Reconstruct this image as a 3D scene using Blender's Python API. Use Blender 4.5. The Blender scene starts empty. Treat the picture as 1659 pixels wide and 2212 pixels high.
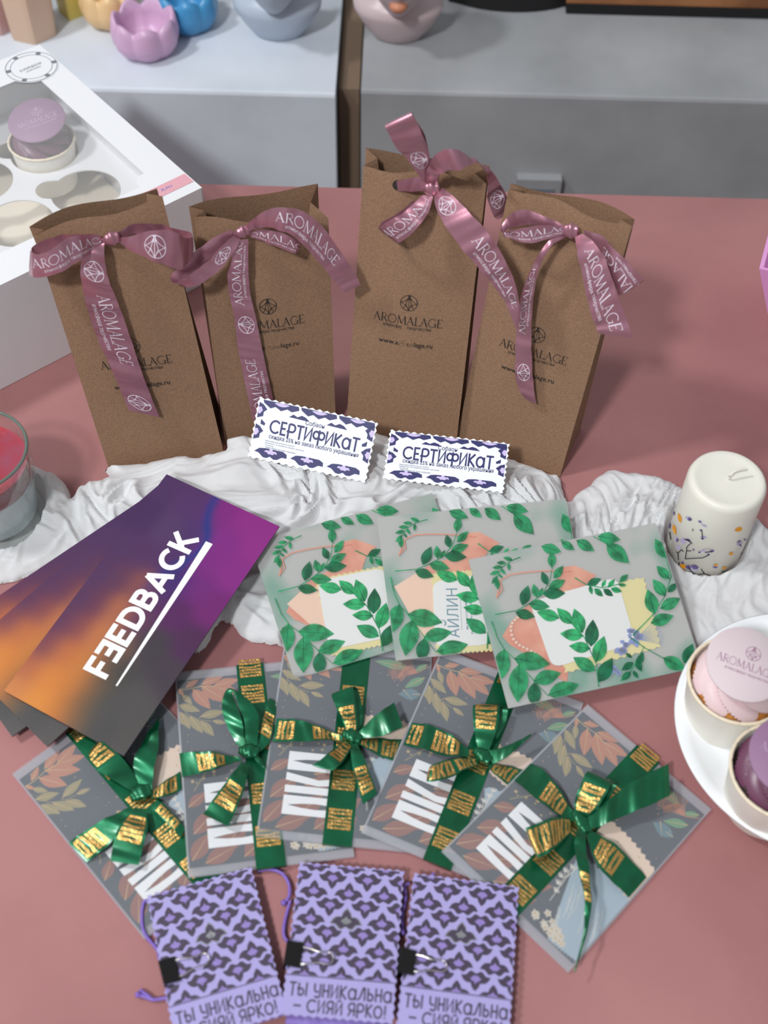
import bpy, math, random
import numpy as np
from mathutils import Vector, Matrix
from mathutils.geometry import tessellate_polygon

random.seed(7)
S = bpy.context.scene
COL = S.collection
PI = math.pi

# ---------------------------------------------------------------- camera, world, light, exposure
FPX, CX, CY = 2700.0, 829.5, 1106.0            # focal length in pixels of the 1659 x 2212 frame
TH, RO, CH = math.radians(53), math.radians(1.5), 0.76
_ex = Vector((1, 0, 0)); _fw = Vector((0, math.cos(TH), -math.sin(TH))); _eu = Vector((0, math.sin(TH), math.cos(TH)))
CR = math.cos(RO)*_ex + math.sin(RO)*_eu
CU = math.cos(RO)*_eu - math.sin(RO)*_ex
CO = Vector((0, 0, CH))
cam = bpy.data.cameras.new('camera'); co = bpy.data.objects.new('camera', cam); COL.objects.link(co)
m = Matrix((CR, CU, -_fw)).transposed().to_4x4(); m.translation = CO; co.matrix_world = m
cam.sensor_fit = 'VERTICAL'; cam.sensor_height = 36; cam.sensor_width = 27; cam.lens = FPX/2212*36
cam.clip_start = 0.02; cam.clip_end = 30
cam.dof.use_dof = True; cam.dof.focus_distance = 0.96; cam.dof.aperture_fstop = 5.6
S.camera = co
W = bpy.data.worlds.new('world'); S.world = W; W.use_nodes = True
W.node_tree.nodes['Background'].inputs[0].default_value = (0.93, 0.96, 1.0, 1)
W.node_tree.nodes['Background'].inputs[1].default_value = 0.36
def area_lamp(name, loc, aim, size, watts, col):
    l = bpy.data.lights.new(name, 'AREA'); l.shape = 'DISK'; l.size = size; l.energy = watts; l.color = col
    o = bpy.data.objects.new(name, l); COL.objects.link(o); o.location = loc
    o.rotation_euler = (Vector(aim) - o.location).to_track_quat('-Z', 'Y').to_euler()
area_lamp('key_lamp', (-1.32, 0.55, 1.95), (0.0, 0.75, 0.0), 0.24, 22, (0.98, 0.985, 1.0))
area_lamp('front_lamp', (-1.20, -1.55, 3.05), (0.0, 0.9, 0.0), 0.36, 84, (0.98, 0.99, 1.0))
S.view_settings.view_transform = 'Standard'; S.view_settings.look = 'None'
S.view_settings.exposure = 0.0; S.view_settings.gamma = 1.0
try: S.view_settings.use_curve_mapping = False
except Exception: pass
S.cycles.transparent_max_bounces = 24; S.cycles.max_bounces = 10; S.cycles.use_denoising = True

# ---------------------------------------------------------------- geometry helpers
def ray(px, py): return ((px-CX)*CR - (py-CY)*CU + FPX*_fw).normalized()
def gp(px, py, z=0.0):
    d = ray(px, py); return CO + d*((z-CH)/d.z)
def crop(s, ox, oy): return lambda x, y: (ox + s*x, oy + s*y)
class Plane:
    def __init__(s, O, ex, ey):                 # ex, ey in-plane; n faces the viewer
        s.O = Vector(O); s.ex = Vector(ex).normalized(); s.ey = Vector(ey); s.ey = (s.ey - s.ex*s.ey.dot(s.ex)).normalized()
        s.n = s.ex.cross(s.ey).normalized()
        if s.n.dot(CO - s.O) < 0: s.n = -s.n
    def at(s, px, py, d=0.0):
        r = ray(px, py); return CO + r*(((s.O + s.n*d - CO).dot(s.n))/r.dot(s.n))
    def loc(s, px, py):
        q = s.at(px, py) - s.O; return (q.dot(s.ex), q.dot(s.ey))
    def M(s, x, y, h=0.0): return s.O + s.ex*x + s.ey*y + s.n*h
def lin(r, g, b):
    f = lambda c: (c/255/12.92 if c/255 <= .04045 else ((c/255+.055)/1.055)**2.4)
    return (f(r), f(g), f(b), 1)

class MB:
    def __init__(s): s.v = []; s.f = []; s.m = []
    def add(s, vs, fs, mat=0):
        o = len(s.v); s.v += [Vector(a) for a in vs]; s.f += [tuple(i+o for i in f) for f in fs]; s.m += [mat]*len(fs)
    def grid(s, P, mat=0, cu=False, cv=False, flip=False):
        n, k = len(P), len(P[0]); vs = [p for r in P for p in r]; fs = []
        for i in range(n if cu else n-1):
            for j in range(k if cv else k-1):
                a, b, c, d = i*k+j, i*k+(j+1) % k, ((i+1) % n)*k+(j+1) % k, ((i+1) % n)*k+j
                fs.append((d, c, b, a) if flip else (a, b, c, d))
        s.add(vs, fs, mat)
    def lathe(s, prof, c=(0, 0, 0), n=64, mat=0, wob=None, tilt=None):
        c = Vector(c); P = []
        for k in range(n):
            a = 2*PI*k/n; row = []
            for (r, z) in prof:
                rr = r*(wob(a, z) if wob else 1); q = Vector((rr*math.cos(a), rr*math.sin(a), z))
                if tilt: q = tilt @ q
                row.append(c+q)
            P.append(row)
        s.grid(P, mat, cu=True, flip=True)
    def tube(s, pts, r, n=8, mat=0, cap=True):
        pts = [Vector(p) for p in pts]; P = []; up = Vector((0.31, 0.2, 0.93))
        for i, p in enumerate(pts):
            t = (pts[min(i+1, len(pts)-1)] - pts[max(i-1, 0)]).normalized()
            a = t.cross(up)
            if a.length < 1e-4: a = t.cross(Vector((1, 0, 0)))
            a.normalize(); b = t.cross(a); rr = r[i] if isinstance(r, (list, tuple)) else r
            P.append([p + a*rr*math.cos(2*PI*k/n) + b*rr*math.sin(2*PI*k/n) for k in range(n)])
        s.grid(P, mat, cv=True)
        if cap:
            for row in (P[0], P[-1]): s.add(row, [tuple(range(n))], mat)
    def box(s, c, sx, sy, sz, R=None, mat=0):
        vs = []
        for x in (-1, 1):
            for y in (-1, 1):
                for z in (-1, 1):
                    q = Vector((x*sx/2, y*sy/2, z*sz/2)); q = R @ q if R else q; vs.append(Vector(c)+q)
        s.add(vs, [(0, 1, 3, 2), (4, 6, 7, 5), (0, 4, 5, 1), (2, 3, 7, 6), (0, 2, 6, 4), (1, 5, 7, 3)], mat)
    def poly(s, loops, M, mat=0, h=0.0):        # filled 2D polygon with holes, mapped by M(x, y, h)
        if not isinstance(loops[0][0], (list, tuple)): loops = [loops]
        tri = tessellate_polygon([[Vector((x, y, 0)) for x, y in l] for l in loops])
        s.add([M(x, y, h) for l in loops for x, y in l], tri, mat)
    def slab(s, outline, M, t, mat=0, side=None, holes=()):   # sheet with thickness t below M(..,0)
        loops = [outline] + list(holes)
        s.poly(loops, M, mat, 0); s.poly(loops, M, mat, -t)
        for l in loops:
            k = len(l); s.add([M(x, y, 0) for x, y in l] + [M(x, y, -t) for x, y in l], [(i, (i+1) % k, k+(i+1) % k, k+i) for i in range(k)], mat if side is None else side)
    def faces2(s, vf, M, mat=0, h=0.0):
        s.add([M(p[0], p[1], h + (p[2] if len(p) > 2 else 0)) for p in vf[0]], vf[1], mat)
    def build(s, name, mats, parent=None, smooth=False, org=None, sharp=None):
        me = bpy.data.meshes.new(name)
        o = bpy.data.objects.new(name, me); COL.objects.link(o)
        org = Vector((0, 0, 0)) if org is None else org
        if parent is not None:
            o.parent = parent; q = parent; org = Vector((0, 0, 0))
            while q: org = org + q.location; q = q.parent
        else: o.location = org
        me.from_pydata([v-org for v in s.v], [], s.f)
        for mt in (mats if isinstance(mats, (list, tuple)) else [mats]): me.materials.append(mt)
        me.polygons.foreach_set('material_index', s.m)
        me.polygons.foreach_set('use_smooth', [bool(smooth)]*len(s.f))
        me.update()
        if smooth and sharp: me.set_sharp_from_angle(angle=math.radians(sharp))
        return o
def thing(name, label, cat, loc=(0, 0, 0), group=None):
    o = bpy.data.objects.new(name, None); COL.objects.link(o); o.location = loc; o.empty_display_size = .02
    return tag(o, label, cat, group)
def tag(o, label, cat, group=None, kind=None):
    if label: o['label'] = label; o['category'] = cat
    if group: o['group'] = group
    if kind: o['kind'] = kind
    return o
def catmull(pts, n):
    out = []; N = len(pts)
    for i in range(N-1):
        p0, p1, p2, p3 = pts[max(i-1, 0)], pts[i], pts[i+1], pts[min(i+2, N-1)]
        for k in range(n):
            t = k/n
            out.append(0.5*((2*p1) + (p2-p0)*t + (2*p0-5*p1+4*p2-p3)*t*t + (3*p1-p0-3*p2+p3)*t*t*t))
    out.append(pts[-1]); return out

# ---------------------------------------------------------------- lettering
def seg(p, w, close=False):                      # polyline -> list of quads of width w (mitred)
    p = [Vector((a, b)) for a, b in p]; N = len(p); L = []; R = []
    for i in range(N):
        a = p[i-1] if (i or close) else None; b = p[(i+1) % N] if (i < N-1 or close) else None
        d0 = (p[i]-a).normalized() if a is not None else None; d1 = (b-p[i]).normalized() if b is not None else None
        if d0 is None: d0 = d1
        if d1 is None: d1 = d0
        n0 = Vector((-d0.y, d0.x)); n1 = Vector((-d1.y, d1.x)); mm = (n0+n1)
        if mm.length < .2: mm = n0
        mm.normalize(); c = max(mm.dot(n0), .45); ww = (w[i] if isinstance(w, (list, tuple)) else w)/2/c
        L.append(p[i]+mm*ww); R.append(p[i]-mm*ww)
    vs = [tuple(v) for v in L+R]; fs = [(i, (i+1) % N, N+(i+1) % N, N+i) for i in range(N if close else N-1)]
    return vs, fs
def merge(L):                                    # every stroke gets its own tiny ink height so strokes never coincide
    V = []; Fs = []
    for k, (vs, fs) in enumerate(L):
        o = len(V); V += [(a[0], a[1], a[2] if len(a) > 2 else (k % 9)*6e-6) for a in vs]; Fs += [tuple(i+o for i in f) for f in fs]
    return V, Fs
def xf(vf, sx=1, sy=None, dx=0, dy=0, rot=0):
    sy = sx if sy is None else sy; c, s_ = math.cos(rot), math.sin(rot)
    return [(c*p[0]*sx - s_*p[1]*sy + dx, s_*p[0]*sx + c*p[1]*sy + dy) + tuple(p[2:]) for p in vf[0]], vf[1]
def arc(cx, cy, rx, ry, a0, a1, n=12): return [(cx+rx*math.cos(math.radians(a0+(a1-a0)*i/n)), cy+ry*math.sin(math.radians(a0+(a1-a0)*i/n))) for i in range(n+1)]
def center(vf):
    xs = [a[0] for a in vf[0]]; ys = [a[1] for a in vf[0]]
    return xf(vf, 1, 1, -(min(xs)+max(xs))/2, -(min(ys)+max(ys))/2)
def layout(s, G, sp, w, space=.5):
    out = []; x = 0
    for ch in s:
        if ch == ' ': x += space; continue
        adv, strokes = G[ch]
        for st in strokes:
            q = st[0]; ww = st[1]*w if len(st) > 1 else w; cl = len(st) > 2
            out.append(xf(seg(q, ww, cl), 1, 1, x, 0))
        x += adv+sp
    return center(merge(out))
# thin serif capitals with thick and thin strokes
def serif(x, y, w=.24): return ([(x-w/2, y), (x+w/2, y)], .4)
GS = {
 'A': (.80, [([(.06, 0), (.40, 1)], .45), ([(.36, 1), (.74, 0)], 1.25), ([(.2, .36), (.6, .36)], .4), serif(.06, .02), serif(.74, .02)]),
 'R': (.74, [([(.14, 0), (.14, 1)], 1.2), ([(.04, .98)]+[(.14, .98)]+arc(.34, .74, .24, .24, 90, -90, 8)+[(.14, .5)], .55), ([(.34, .5), (.72, 0)], 1.1), serif(.14, .02), serif(.72, .02, .16)]),
 'O': (.98, [(arc(.48, .5, .44, .49, 0, 345, 22)+[], .75, 1)]),
 'M': (1.06, [([(.1, 0), (.16, 1)], .5), ([(.14, 1), (.52, .08)], 1.15), ([(.52, .08), (.9, 1)], .5), ([(.88, 1), (.95, 0)], 1.2), serif(.1, .02), serif(.95, .02)]),
 'L': (.60, [([(.14, 0), (.14, 1)], 1.2), ([(.04, .02), (.56, .02), (.58, .2)], .5), serif(.14, .98)]),
 'G': (.92, [(arc(.48, .5, .43, .49, 40, 330, 18), .75), ([(.84, .02), (.84, .42)], 1.0), ([(.62, .42), (.94, .42)], .45)]),
 'E': (.64, [([(.14, 0), (.14, 1)], 1.2), ([(.04, .98), (.56, .98), (.57, .82)], .5), ([(.14, .52), (.46, .52)], .5), ([(.04, .02), (.58, .02), (.6, .2)], .5)])}
AROMA = layout('AROMALAGE', GS, .05, .085)
def emblem():
    L = [seg(arc(0, 0, .5, .5, 0, 345, 23), .035, True)]
    for a in (0, 90, 180, 270):
        c, s_ = math.cos(math.radians(a)), math.sin(math.radians(a)); q = []
        for i in range(7):
            t = i/6; x, y = .5*(1-t)**2 + .10*2*t*(1-t), .5*t*t + .10*2*t*(1-t); q.append((c*x-s_*y, s_*x+c*y))
        L.append(seg(q, .03))
    L += [seg([(0, .48), (-.18, -.08), (-.30, -.38)], .03), seg([(0, .48), (.16, -.08), (.30, -.38)], .03), seg([(0, .2), (0, -.48)], .03),
          seg([(-.18, -.08), (0, -.48), (.16, -.08)], .03), seg([(-.06, .5), (-.02, .3), (-.07, .22), (.06, .22), (.02, .3), (.06, .5)], .035)]
    return merge(L)
EMB = emblem()
GB = {  # bold plain capitals
 'F': (.62, [([(.1, 0), (.1, 1)],), ([(0, .9), (.6, .9)],), ([(.1, .48), (.54, .48)],)]),
 'Q': (.62, [([(.52, 0), (.52, 1)],), ([(.02, .9), (.52, .9)],), ([(.10, .5), (.52, .5)],), ([(.0, .1), (.52, .1)],)]),
 'E': (.64, [([(.1, 0), (.1, 1)],), ([(.1, .9), (.62, .9)],), ([(.1, .5), (.54, .5)],), ([(.1, .1), (.62, .1)],)]),
 'D': (.80, [([(.1, 0), (.1, 1)],), ([(.1, .9)]+arc(.34, .5, .38, .40, 90, -90, 12)+[(.1, .1)],)]),
 'B': (.70, [([(.1, 0), (.1, 1)],), ([(.1, .9)]+arc(.38, .71, .19, .19, 90, -90, 8)+[(.1, .52)],), ([(.1, .52)]+arc(.40, .31, .22, .21, 90, -90, 8)+[(.1, .1)],)]),
 'A': (.90, [([(.1, 0), (.46, .98)],), ([(.44, .98), (.82, 0)],), ([(.22, .28), (.7, .28)],)]),
 'C': (.82, [(arc(.48, .5, .39, .40, 48, 312, 18),)]),
 'K': (.78, [([(.1, 0), (.1, 1)],), ([(.14, .40), (.64, 1)],), ([(.30, .54), (.72, 0)],)])}
FEED = layout('FQEDBACK', GB, .07, .205)
_a = lambda *k: arc(*k)
GR = {  # rounded display capitals (Cyrillic)
 'С': (.84, [(arc(.48, .5, .42, .44, 42, 318, 16),)]),
 'Е': (.56, [([(.5, .94), (.08, .94), (.08, .06), (.5, .06)],), ([(.08, .5), (.44, .5)],)]),
 'Р': (.66, [([(.08, -.12), (.08, .94)],), ([(.08, .94)]+arc(.36, .66, .25, .28, 90, -90, 9)+[(-.06, .38)],)]),
 'Т': (.62, [([(.0, .94), (.62, .94)],), ([(.31, .94), (.31, -.05)],)]),
 'И': (.66, [([(.08, 1), (.08, .06), (.58, .94), (.58, 0)],)]),
 'Ф': (1.0, [(arc(.27, .55, .24, .27, 0, 345, 14), 1, 1), (arc(.73, .55, .24, .27, 0, 345, 14), 1, 1), ([(.5, .95), (.5, -.15)],)]),
 'К': (.60, [([(.08, 0), (.08, 1)],), ([(.56, .98), (.12, .5), (.58, 0)],)]),
 'А': (.76, [(arc(.36, .42, .30, .38, 0, 345, 16), 1, 1), ([(.67, .82), (.67, 0)],), ]),
 'Ы': (.86, [([(.1, .96), (.1, .06)],), ([(.1, .06)]+arc(.3, .30, .22, .24, -90, 90, 8)+[(-.06, .54)],), ([(.76, 1), (.76, 0)],)]),
 'У': (.62, [([(.06, 1), (.06, .6)]+arc(.3, .58, .24, .2, 180, 300, 6),), ([(.56, 1), (.56, .2)]+arc(.32, .18, .24, .2, 0, -150, 7),)]),
 'Н': (.60, [([(.08, 0), (.08, 1)],), ([(.54, 0), (.54, 1)],), ([(.08, .5), (.54, .5)],)]),
 'Л': (.66, [([(-.04, .04), (.16, .18), (.42, .92), (.56, .92), (.58, 0)],)]),
 'Ь': (.56, [([(.08, .96), (.08, .06)],), ([(.08, .06)]+arc(.28, .30, .22, .24, -90, 90, 8)+[(.08, .54)],)]),
 'Я': (.66, [([(.58, 0), (.58, .94)],), ([(.58, .94)]+arc(.32, .68, .26, .26, 90, 270, 9)+[(.58, .42)],), ([(.3, .42), (.06, 0)],)]),
 'Й': (.66, [([(.08, .9), (.08, .06), (.58, .86), (.58, 0)],), (arc(.33, 1.14, .16, .14, 200, 340, 6), .8)]),
 'О': (.78, [(arc(.38, .45, .34, .42, 0, 345, 18), 1, 1)]),
 '!': (.20, [([(.1, .26), (.1, 1)],), ([(.1, 0), (.1, .13)],)]),
 '-': (.70, [([(.0, .46), (.66, .46)],)])}
SERT = layout('СЕРТИФИКАТ', GR, .07, .15)
TYU = layout('ТЫ УНИКАЛЬНА', GR, .12, .15, .42)
SYAY = layout('- СИЯЙ ЯРКО!', GR, .12, .15, .34)
# chunky block word with pointed counters
def block_word():
    L = []; x = 0
    def tri(loops):
        t = tessellate_polygon([[Vector((a, b, 0)) for a, b in l] for l in loops]); return [p for l in loops for p in l], [tuple(f) for f in t]
    for ch in 'OKO':
        if ch == 'O':
            o = [(x, 0), (x+.34, 0), (x+.34, 1), (x, 1)]; h = [(x+.17, .07), (x+.205, .27), (x+.222, .5), (x+.205, .73), (x+.17, .93), (x+.135, .73), (x+.118, .5), (x+.135, .27)]
            L.append(tri([o, h])); x += .39
        else:
            L.append(tri([[(x, 0), (x+.13, 0), (x+.13, 1), (x, 1)]]))
            L.append(tri([[(x+.15, .5), (x+.22, 1), (x+.36, 1), (x+.26, .5), (x+.36, 0), (x+.22, 0)]])); x += .41
    return center(merge(L))
BLOCK = block_word()                            # about 1.14 long, 1 high
def fine(vf, mx):                                # split faces so lettering can follow a curved ribbon
    V = [tuple(p) if len(p) > 2 else (p[0], p[1], 0.0) for p in vf[0]]; out = []; mid = {}
    st = [(f[0], f[k], f[k+1]) for f in vf[1] for k in range(1, len(f)-1)]
    while st:
        f = st.pop(); L = [math.hypot(V[f[k]][0]-V[f[(k+1) % 3]][0], V[f[k]][1]-V[f[(k+1) % 3]][1]) for k in range(3)]; k = L.index(max(L))
        if L[k] <= mx: out.append(f); continue
        a, b_, c = f[k], f[(k+1) % 3], f[(k+2) % 3]; key = (min(a, b_), max(a, b_))
        if key not in mid: mid[key] = len(V); V.append(tuple((V[a][i]+V[b_][i])/2 for i in range(3)))
        st += [(a, mid[key], c), (mid[key], b_, c)]
    return V, out
def glyphs(body, bold):                          # filled letters of the built-in font, left aligned
    c = bpy.data.curves.new('t', 'FONT'); c.body = body; c.size = 1; c.resolution_u = 3; c.offset = bold
    o = bpy.data.objects.new('t', c); COL.objects.link(o)
    dg = bpy.context.evaluated_depsgraph_get(); me = bpy.data.meshes.new_from_object(o.evaluated_get(dg))
    vs = [(v.co.x, v.co.y) for v in me.vertices]; fs = [tuple(p.vertices) for p in me.polygons]
    bpy.data.objects.remove(o); bpy.data.curves.remove(c); bpy.data.meshes.remove(me)
    return vs, fs
def btext(body, width=None, height=None, bold=0.0):
    vf = glyphs(body.replace('ф', 'о'), bold)
    for k, ch in enumerate(body):                # the round letter with its upright is put together here
        if ch == 'ф':
            x = max(v[0] for v in glyphs(body[:k].replace('ф', 'о')+'о', bold)[0])-.248; vf = merge([vf, seg([(x, -.19), (x, .72)], .075+bold*2)])
    vf = center(vf); w = max(a[0] for a in vf[0])*2; h = max(a[1] for a in vf[0])*2
    if width and height: return xf(vf, width/w, height/h)
    k = width/w if width else (height/h if height else 1)
    return xf(vf, k)
def tiny(w, h, n, seed):                         # print too small and blurred in the photo to read: rows of short ticks
    g = random.Random(seed); L = []
    for k in range(n):
        if g.random() < .12: continue
        x = -w/2+w*k/(n-1); q = h*(.3+.2*g.random()); L.append(seg([(x, -q), (x+g.uniform(-.3, .3)*w/n, q)], w/n*.45))
        if g.random() < .5: L.append(seg([(x, g.uniform(-.4, .4)*h), (x+w/n*.7, g.uniform(-.4, .4)*h)], w/n*.4))
    return merge(L)
ATMO = btext('атмосфера творчества', width=1)
WWW = btext('www.aromalage.ru', width=1, bold=.006)

# ---------------------------------------------------------------- materials
def mat(name, col, rough=.5, spec=.5, metal=0, **kw):
    mt = bpy.data.materials.new(name); mt.use_nodes = True; b = mt.node_tree.nodes['Principled BSDF']
    b.inputs['Base Color'].default_value = col; b.inputs['Roughness'].default_value = rough
    b.inputs['Specular IOR Level'].default_value = spec; b.inputs['Metallic'].default_value = metal
    for k, v in kw.items(): b.inputs[k.replace('_', ' ')].default_value = v
    return mt
def N(mt, t, **kw):
    n = mt.node_tree.nodes.new(t)
    for k, v in kw.items():
        if k in n.inputs: n.inputs[k].default_value = v
        else: setattr(n, k, v)
    return n
def lk(mt, a, b): mt.node_tree.links.new(a, b)
def coords(mt): return N(mt, 'ShaderNodeTexCoord').outputs['Object']
def noise_col(mt, c1, c2, scale, detail=4, p=(.35, .65), bump=0, bscale=None, vec=None):
    b = mt.node_tree.nodes['Principled BSDF']; v = vec or coords(mt)
    n = N(mt, 'ShaderNodeTexNoise', Scale=scale, Detail=detail); lk(mt, v, n.inputs['Vector'])
    r = N(mt, 'ShaderNodeValToRGB'); r.color_ramp.elements[0].position, r.color_ramp.elements[1].position = p
    r.color_ramp.elements[0].color, r.color_ramp.elements[1].color = c1, c2
    lk(mt, n.outputs[0], r.inputs[0]); lk(mt, r.outputs[0], b.inputs['Base Color'])
    if bump:
        n2 = N(mt, 'ShaderNodeTexNoise', Scale=bscale or scale, Detail=3); lk(mt, v, n2.inputs['Vector'])
        bp = N(mt, 'ShaderNodeBump', Strength=bump, Distance=.001); lk(mt, n2.outputs[0], bp.inputs['Height']); lk(mt, bp.outputs[0], b.inputs['Normal'])
    return r
def see_through(mt, fac, tint=(1, 1, 1, 1), translucent=None):
    nt = mt.node_tree; out = nt.nodes['Material Output']; b = nt.nodes['Principled BSDF']; src = b.outputs[0]
    if translucent:
        tl = N(mt, 'ShaderNodeBsdfTranslucent', Color=b.inputs['Base Color'].default_value); mx0 = N(mt, 'ShaderNodeMixShader', Fac=translucent)
        lk(mt, src, mx0.inputs[1]); lk(mt, tl.outputs[0], mx0.inputs[2]); src = mx0.outputs[0]
    tr = N(mt, 'ShaderNodeBsdfTransparent', Color=tint); mx = N(mt, 'ShaderNodeMixShader', Fac=fac)
    lk(mt, src, mx.inputs[1]); lk(mt, tr.outputs[0], mx.inputs[2]); lk(mt, mx.outputs[0], out.inputs[0]); return mx

M = {}
# dusty pink woven table cloth with faint stains
t = M['pink'] = mat('pink_cloth', lin(203, 128, 130), .42, .55, Sheen_Weight=.18)
r = noise_col(t, lin(164, 105, 105), lin(187, 126, 125), 5.5, 5, (.30, .62)); b = t.node_tree.nodes['Principled BSDF']
wv = []
for ang in (PI/4+.08, -PI/4+.08):
    mp = N(t, 'ShaderNodeMapping'); mp.inputs['Rotation'].default_value = (0, 0, ang); lk(t, coords(t), mp.inputs[0])
    w = N(t, 'ShaderNodeTexWave', Scale=500.0, Distortion=.6); w.inputs['Detail Scale'].default_value = 30; lk(t, mp.outputs[0], w.inputs['Vector']); wv.append(w)
ad = N(t, 'ShaderNodeMath', operation='ADD'); lk(t, wv[0].outputs[1], ad.inputs[0]); lk(t, wv[1].outputs[1], ad.inputs[1])
bp = N(t, 'ShaderNodeBump', Strength=.35, Distance=.0006); lk(t, ad.outputs[0], bp.inputs['Height']); lk(t, bp.outputs[0], b.inputs['Normal'])
mxc = N(t, 'ShaderNodeMix', data_type='RGBA', blend_type='MULTIPLY'); mxc.inputs[0].default_value = .48
lk(t, r.outputs[0], mxc.inputs[6]); cr = N(t, 'ShaderNodeValToRGB'); cr.color_ramp.elements[0].color = (.50, .46, .46, 1); lk(t, wv[0].outputs[1], cr.inputs[0]); lk(t, cr.outputs[0], mxc.inputs[7]); lk(t, mxc.outputs[2], b.inputs['Base Color'])

t = M['kraft'] = mat('kraft_paper', lin(165, 122, 88), .75, .2)
noise_col(t, lin(124, 96, 74), lin(154, 122, 98), 1100, 6, (.3, .7), .25, 250)
M['kraft_in'] = mat('kraft_inside', lin(150, 112, 80), .8, .1)
M['black'] = mat('black_ink', lin(38, 32, 30), .6)
t = M['satin'] = mat('pink_satin', lin(150, 92, 112), .37, .6, .72, Coat_Weight=.5, Coat_Roughness=.2)
noise_col(t, lin(172, 118, 134), lin(190, 136, 152), 35, 3, (.3, .7), .12, 1400)
M['white_ink'] = mat('white_ink', lin(226, 214, 226), .5)
t = M['green'] = mat('green_satin', lin(0, 88, 50), .35, .6, .66, Coat_Weight=.5, Coat_Roughness=.2)
noise_col(t, lin(0, 88, 52), lin(4, 112, 72), 60, 3, (.3, .7), .15, 1500)
M['green_edge'] = M['green']
t = M['gold'] = mat('gold_foil', lin(214, 158, 70), .33, .5, 1.0); noise_col(t, lin(214, 158, 84), lin(246, 206, 130), 900, 3, (.3, .7), .6, 700)
t = M['silver'] = mat('silver_foil', lin(215, 218, 220), .2, .5, 1.0); noise_col(t, lin(200, 205, 205), lin(230, 232, 235), 500, 3, (.3, .7), .3, 700)
M['steel'] = mat('steel_wire', lin(205, 200, 195), .2, .5, 1.0)
M['clip'] = mat('black_enamel', lin(16, 15, 16), .3)
t = M['sleeve'] = mat('frosted_vellum', lin(205, 210, 216), .38, .45); see_through(t, .69, translucent=.25)
t = M['sleeve_back'] = mat('vellum_back', lin(205, 205, 214), .5, .3); see_through(t, .3, translucent=.3)
t = M['leafvellum'] = mat('leaf_vellum', lin(204, 206, 206), .42, .35); see_through(t, .70, translucent=.3)
t = M['leafback'] = mat('leaf_vellum_back', lin(214, 212, 208), .6, .2)
noise_col(t, lin(104, 160, 138), lin(186, 186, 182), 24, 1, (.36, .52))
for k, c in {'lg1': (46, 158, 98), 'lg2': (44, 140, 92), 'lg3': (22, 100, 68), 'lg4': (62, 146, 96)}.items():
    t = M[k] = mat('printed_leaf_'+k, lin(*c), .45, .35); noise_col(t, lin(*[int(q*.82) for q in c]), lin(*[min(255, int(q*1.18)) for q in c]), 160, 3); see_through(t, .20, (.75, .95, .82, 1))
M['paper'] = mat('white_paper', lin(240, 240, 238), .6, .2)
M['yellowcard'] = mat('yellow_card', lin(236, 222, 150), .7)
t = M['organza'] = mat('salmon_organza', lin(232, 142, 104), .6)
noise_col(t, lin(222, 122, 84), lin(238, 160, 124), 60, 2)
M['insert'] = mat('pale_peach_paper', lin(246, 206, 178), .6)
M['salmon'] = mat('salmon_cord', lin(246, 140, 92), .6)
M['tealink'] = mat('teal_ink', lin(70, 130, 150), .6)
M['blueflower'] = mat('blue_flower_print', lin(120, 140, 205), .6)
M['certpaper'] = mat('certificate_paper', lin(238, 242, 247), .5, .25)
M['navy'] = mat('navy_ink', lin(38, 38, 98), .5)
M['lilacink'] = mat('lilac_ink', lin(205, 190, 232), .5)
M['lilaccard'] = mat('lilac_card', lin(168, 160, 212), .55, .25)
M['plum'] = mat('dark_plum_ink', lin(66, 56, 76), .55)
M['violet'] = mat('violet_ink', lin(142, 124, 190), .55)
t = M['pouch'] = mat('lilac_organza', lin(120, 98, 178), .6); noise_col(t, lin(112, 90, 170), lin(136, 114, 192), 90, 3)
t = M['cord'] = mat('violet_cord', lin(128, 100, 190), .4, .5)
t = M['white'] = mat('white_board', lin(228, 229, 232), .5, .3)
M['cream'] = mat('cream_board', lin(232, 222, 204), .6)
M['grey_ink'] = mat('grey_ink', lin(120, 125, 130), .6)
M['pinkstrip'] = mat('pink_strip', lin(222, 165, 175), .5)
t = M['film'] = mat('clear_film', (1, 1, 1, 1), .08, .5); see_through(t, .90)
M['cup'] = mat('paper_cup', lin(240, 236, 226), .5, .3)
t = M['cuprim'] = mat('cup_rim', lin(236, 222, 196), .5)
t = M['sponge'] = mat('golden_sponge', lin(178, 112, 34), .75); noise_col(t, lin(150, 88, 20), lin(200, 135, 50), 400, 4, (.3, .7), .8, 500)
t = M['choc'] = mat('chocolate_sponge', lin(40, 24, 20), .6); noise_col(t, lin(26, 15, 13), lin(58, 36, 30), 400, 4, (.3, .7), .8, 500)
M['pinkcream'] = mat('pink_cream', lin(226, 202, 204), .42, .35, Subsurface_Weight=.15, Subsurface_Radius=(.004, .002, .002))
M['plumcream'] = mat('plum_cream', lin(112, 68, 92), .35, .45)
M['pinkdisc'] = mat('pink_disc', lin(216, 200, 204), .6); M['plumdisc'] = mat('mauve_disc', lin(146, 110, 142), .55)
M['disctext'] = mat('mauve_print', lin(150, 100, 135), .6)
M['greylilac'] = mat('pale_mauve_print', lin(190, 160, 190), .6)
M['china'] = mat('white_china', lin(240, 243, 247), .12, .6)
M['wax'] = mat('ivory_wax', lin(230, 228, 217), .4, .4, Subsurface_Weight=.35, Subsurface_Radius=(.012, .008, .005))
M['petal'] = mat('yellow_petal', lin(236, 160, 30), .6); M['lav'] = mat('lavender_bits', lin(98, 84, 140), .6); M['lav2'] = mat('pale_lavender_stain', lin(186, 178, 206), .6)
M['twig'] = mat('dark_twig', lin(40, 36, 44), .7); M['wick'] = mat('cotton_wick', lin(228, 224, 214), .7)
t = M['glass'] = mat('clear_glass', (.9, .95, .93, 1), .03, .5)
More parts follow.
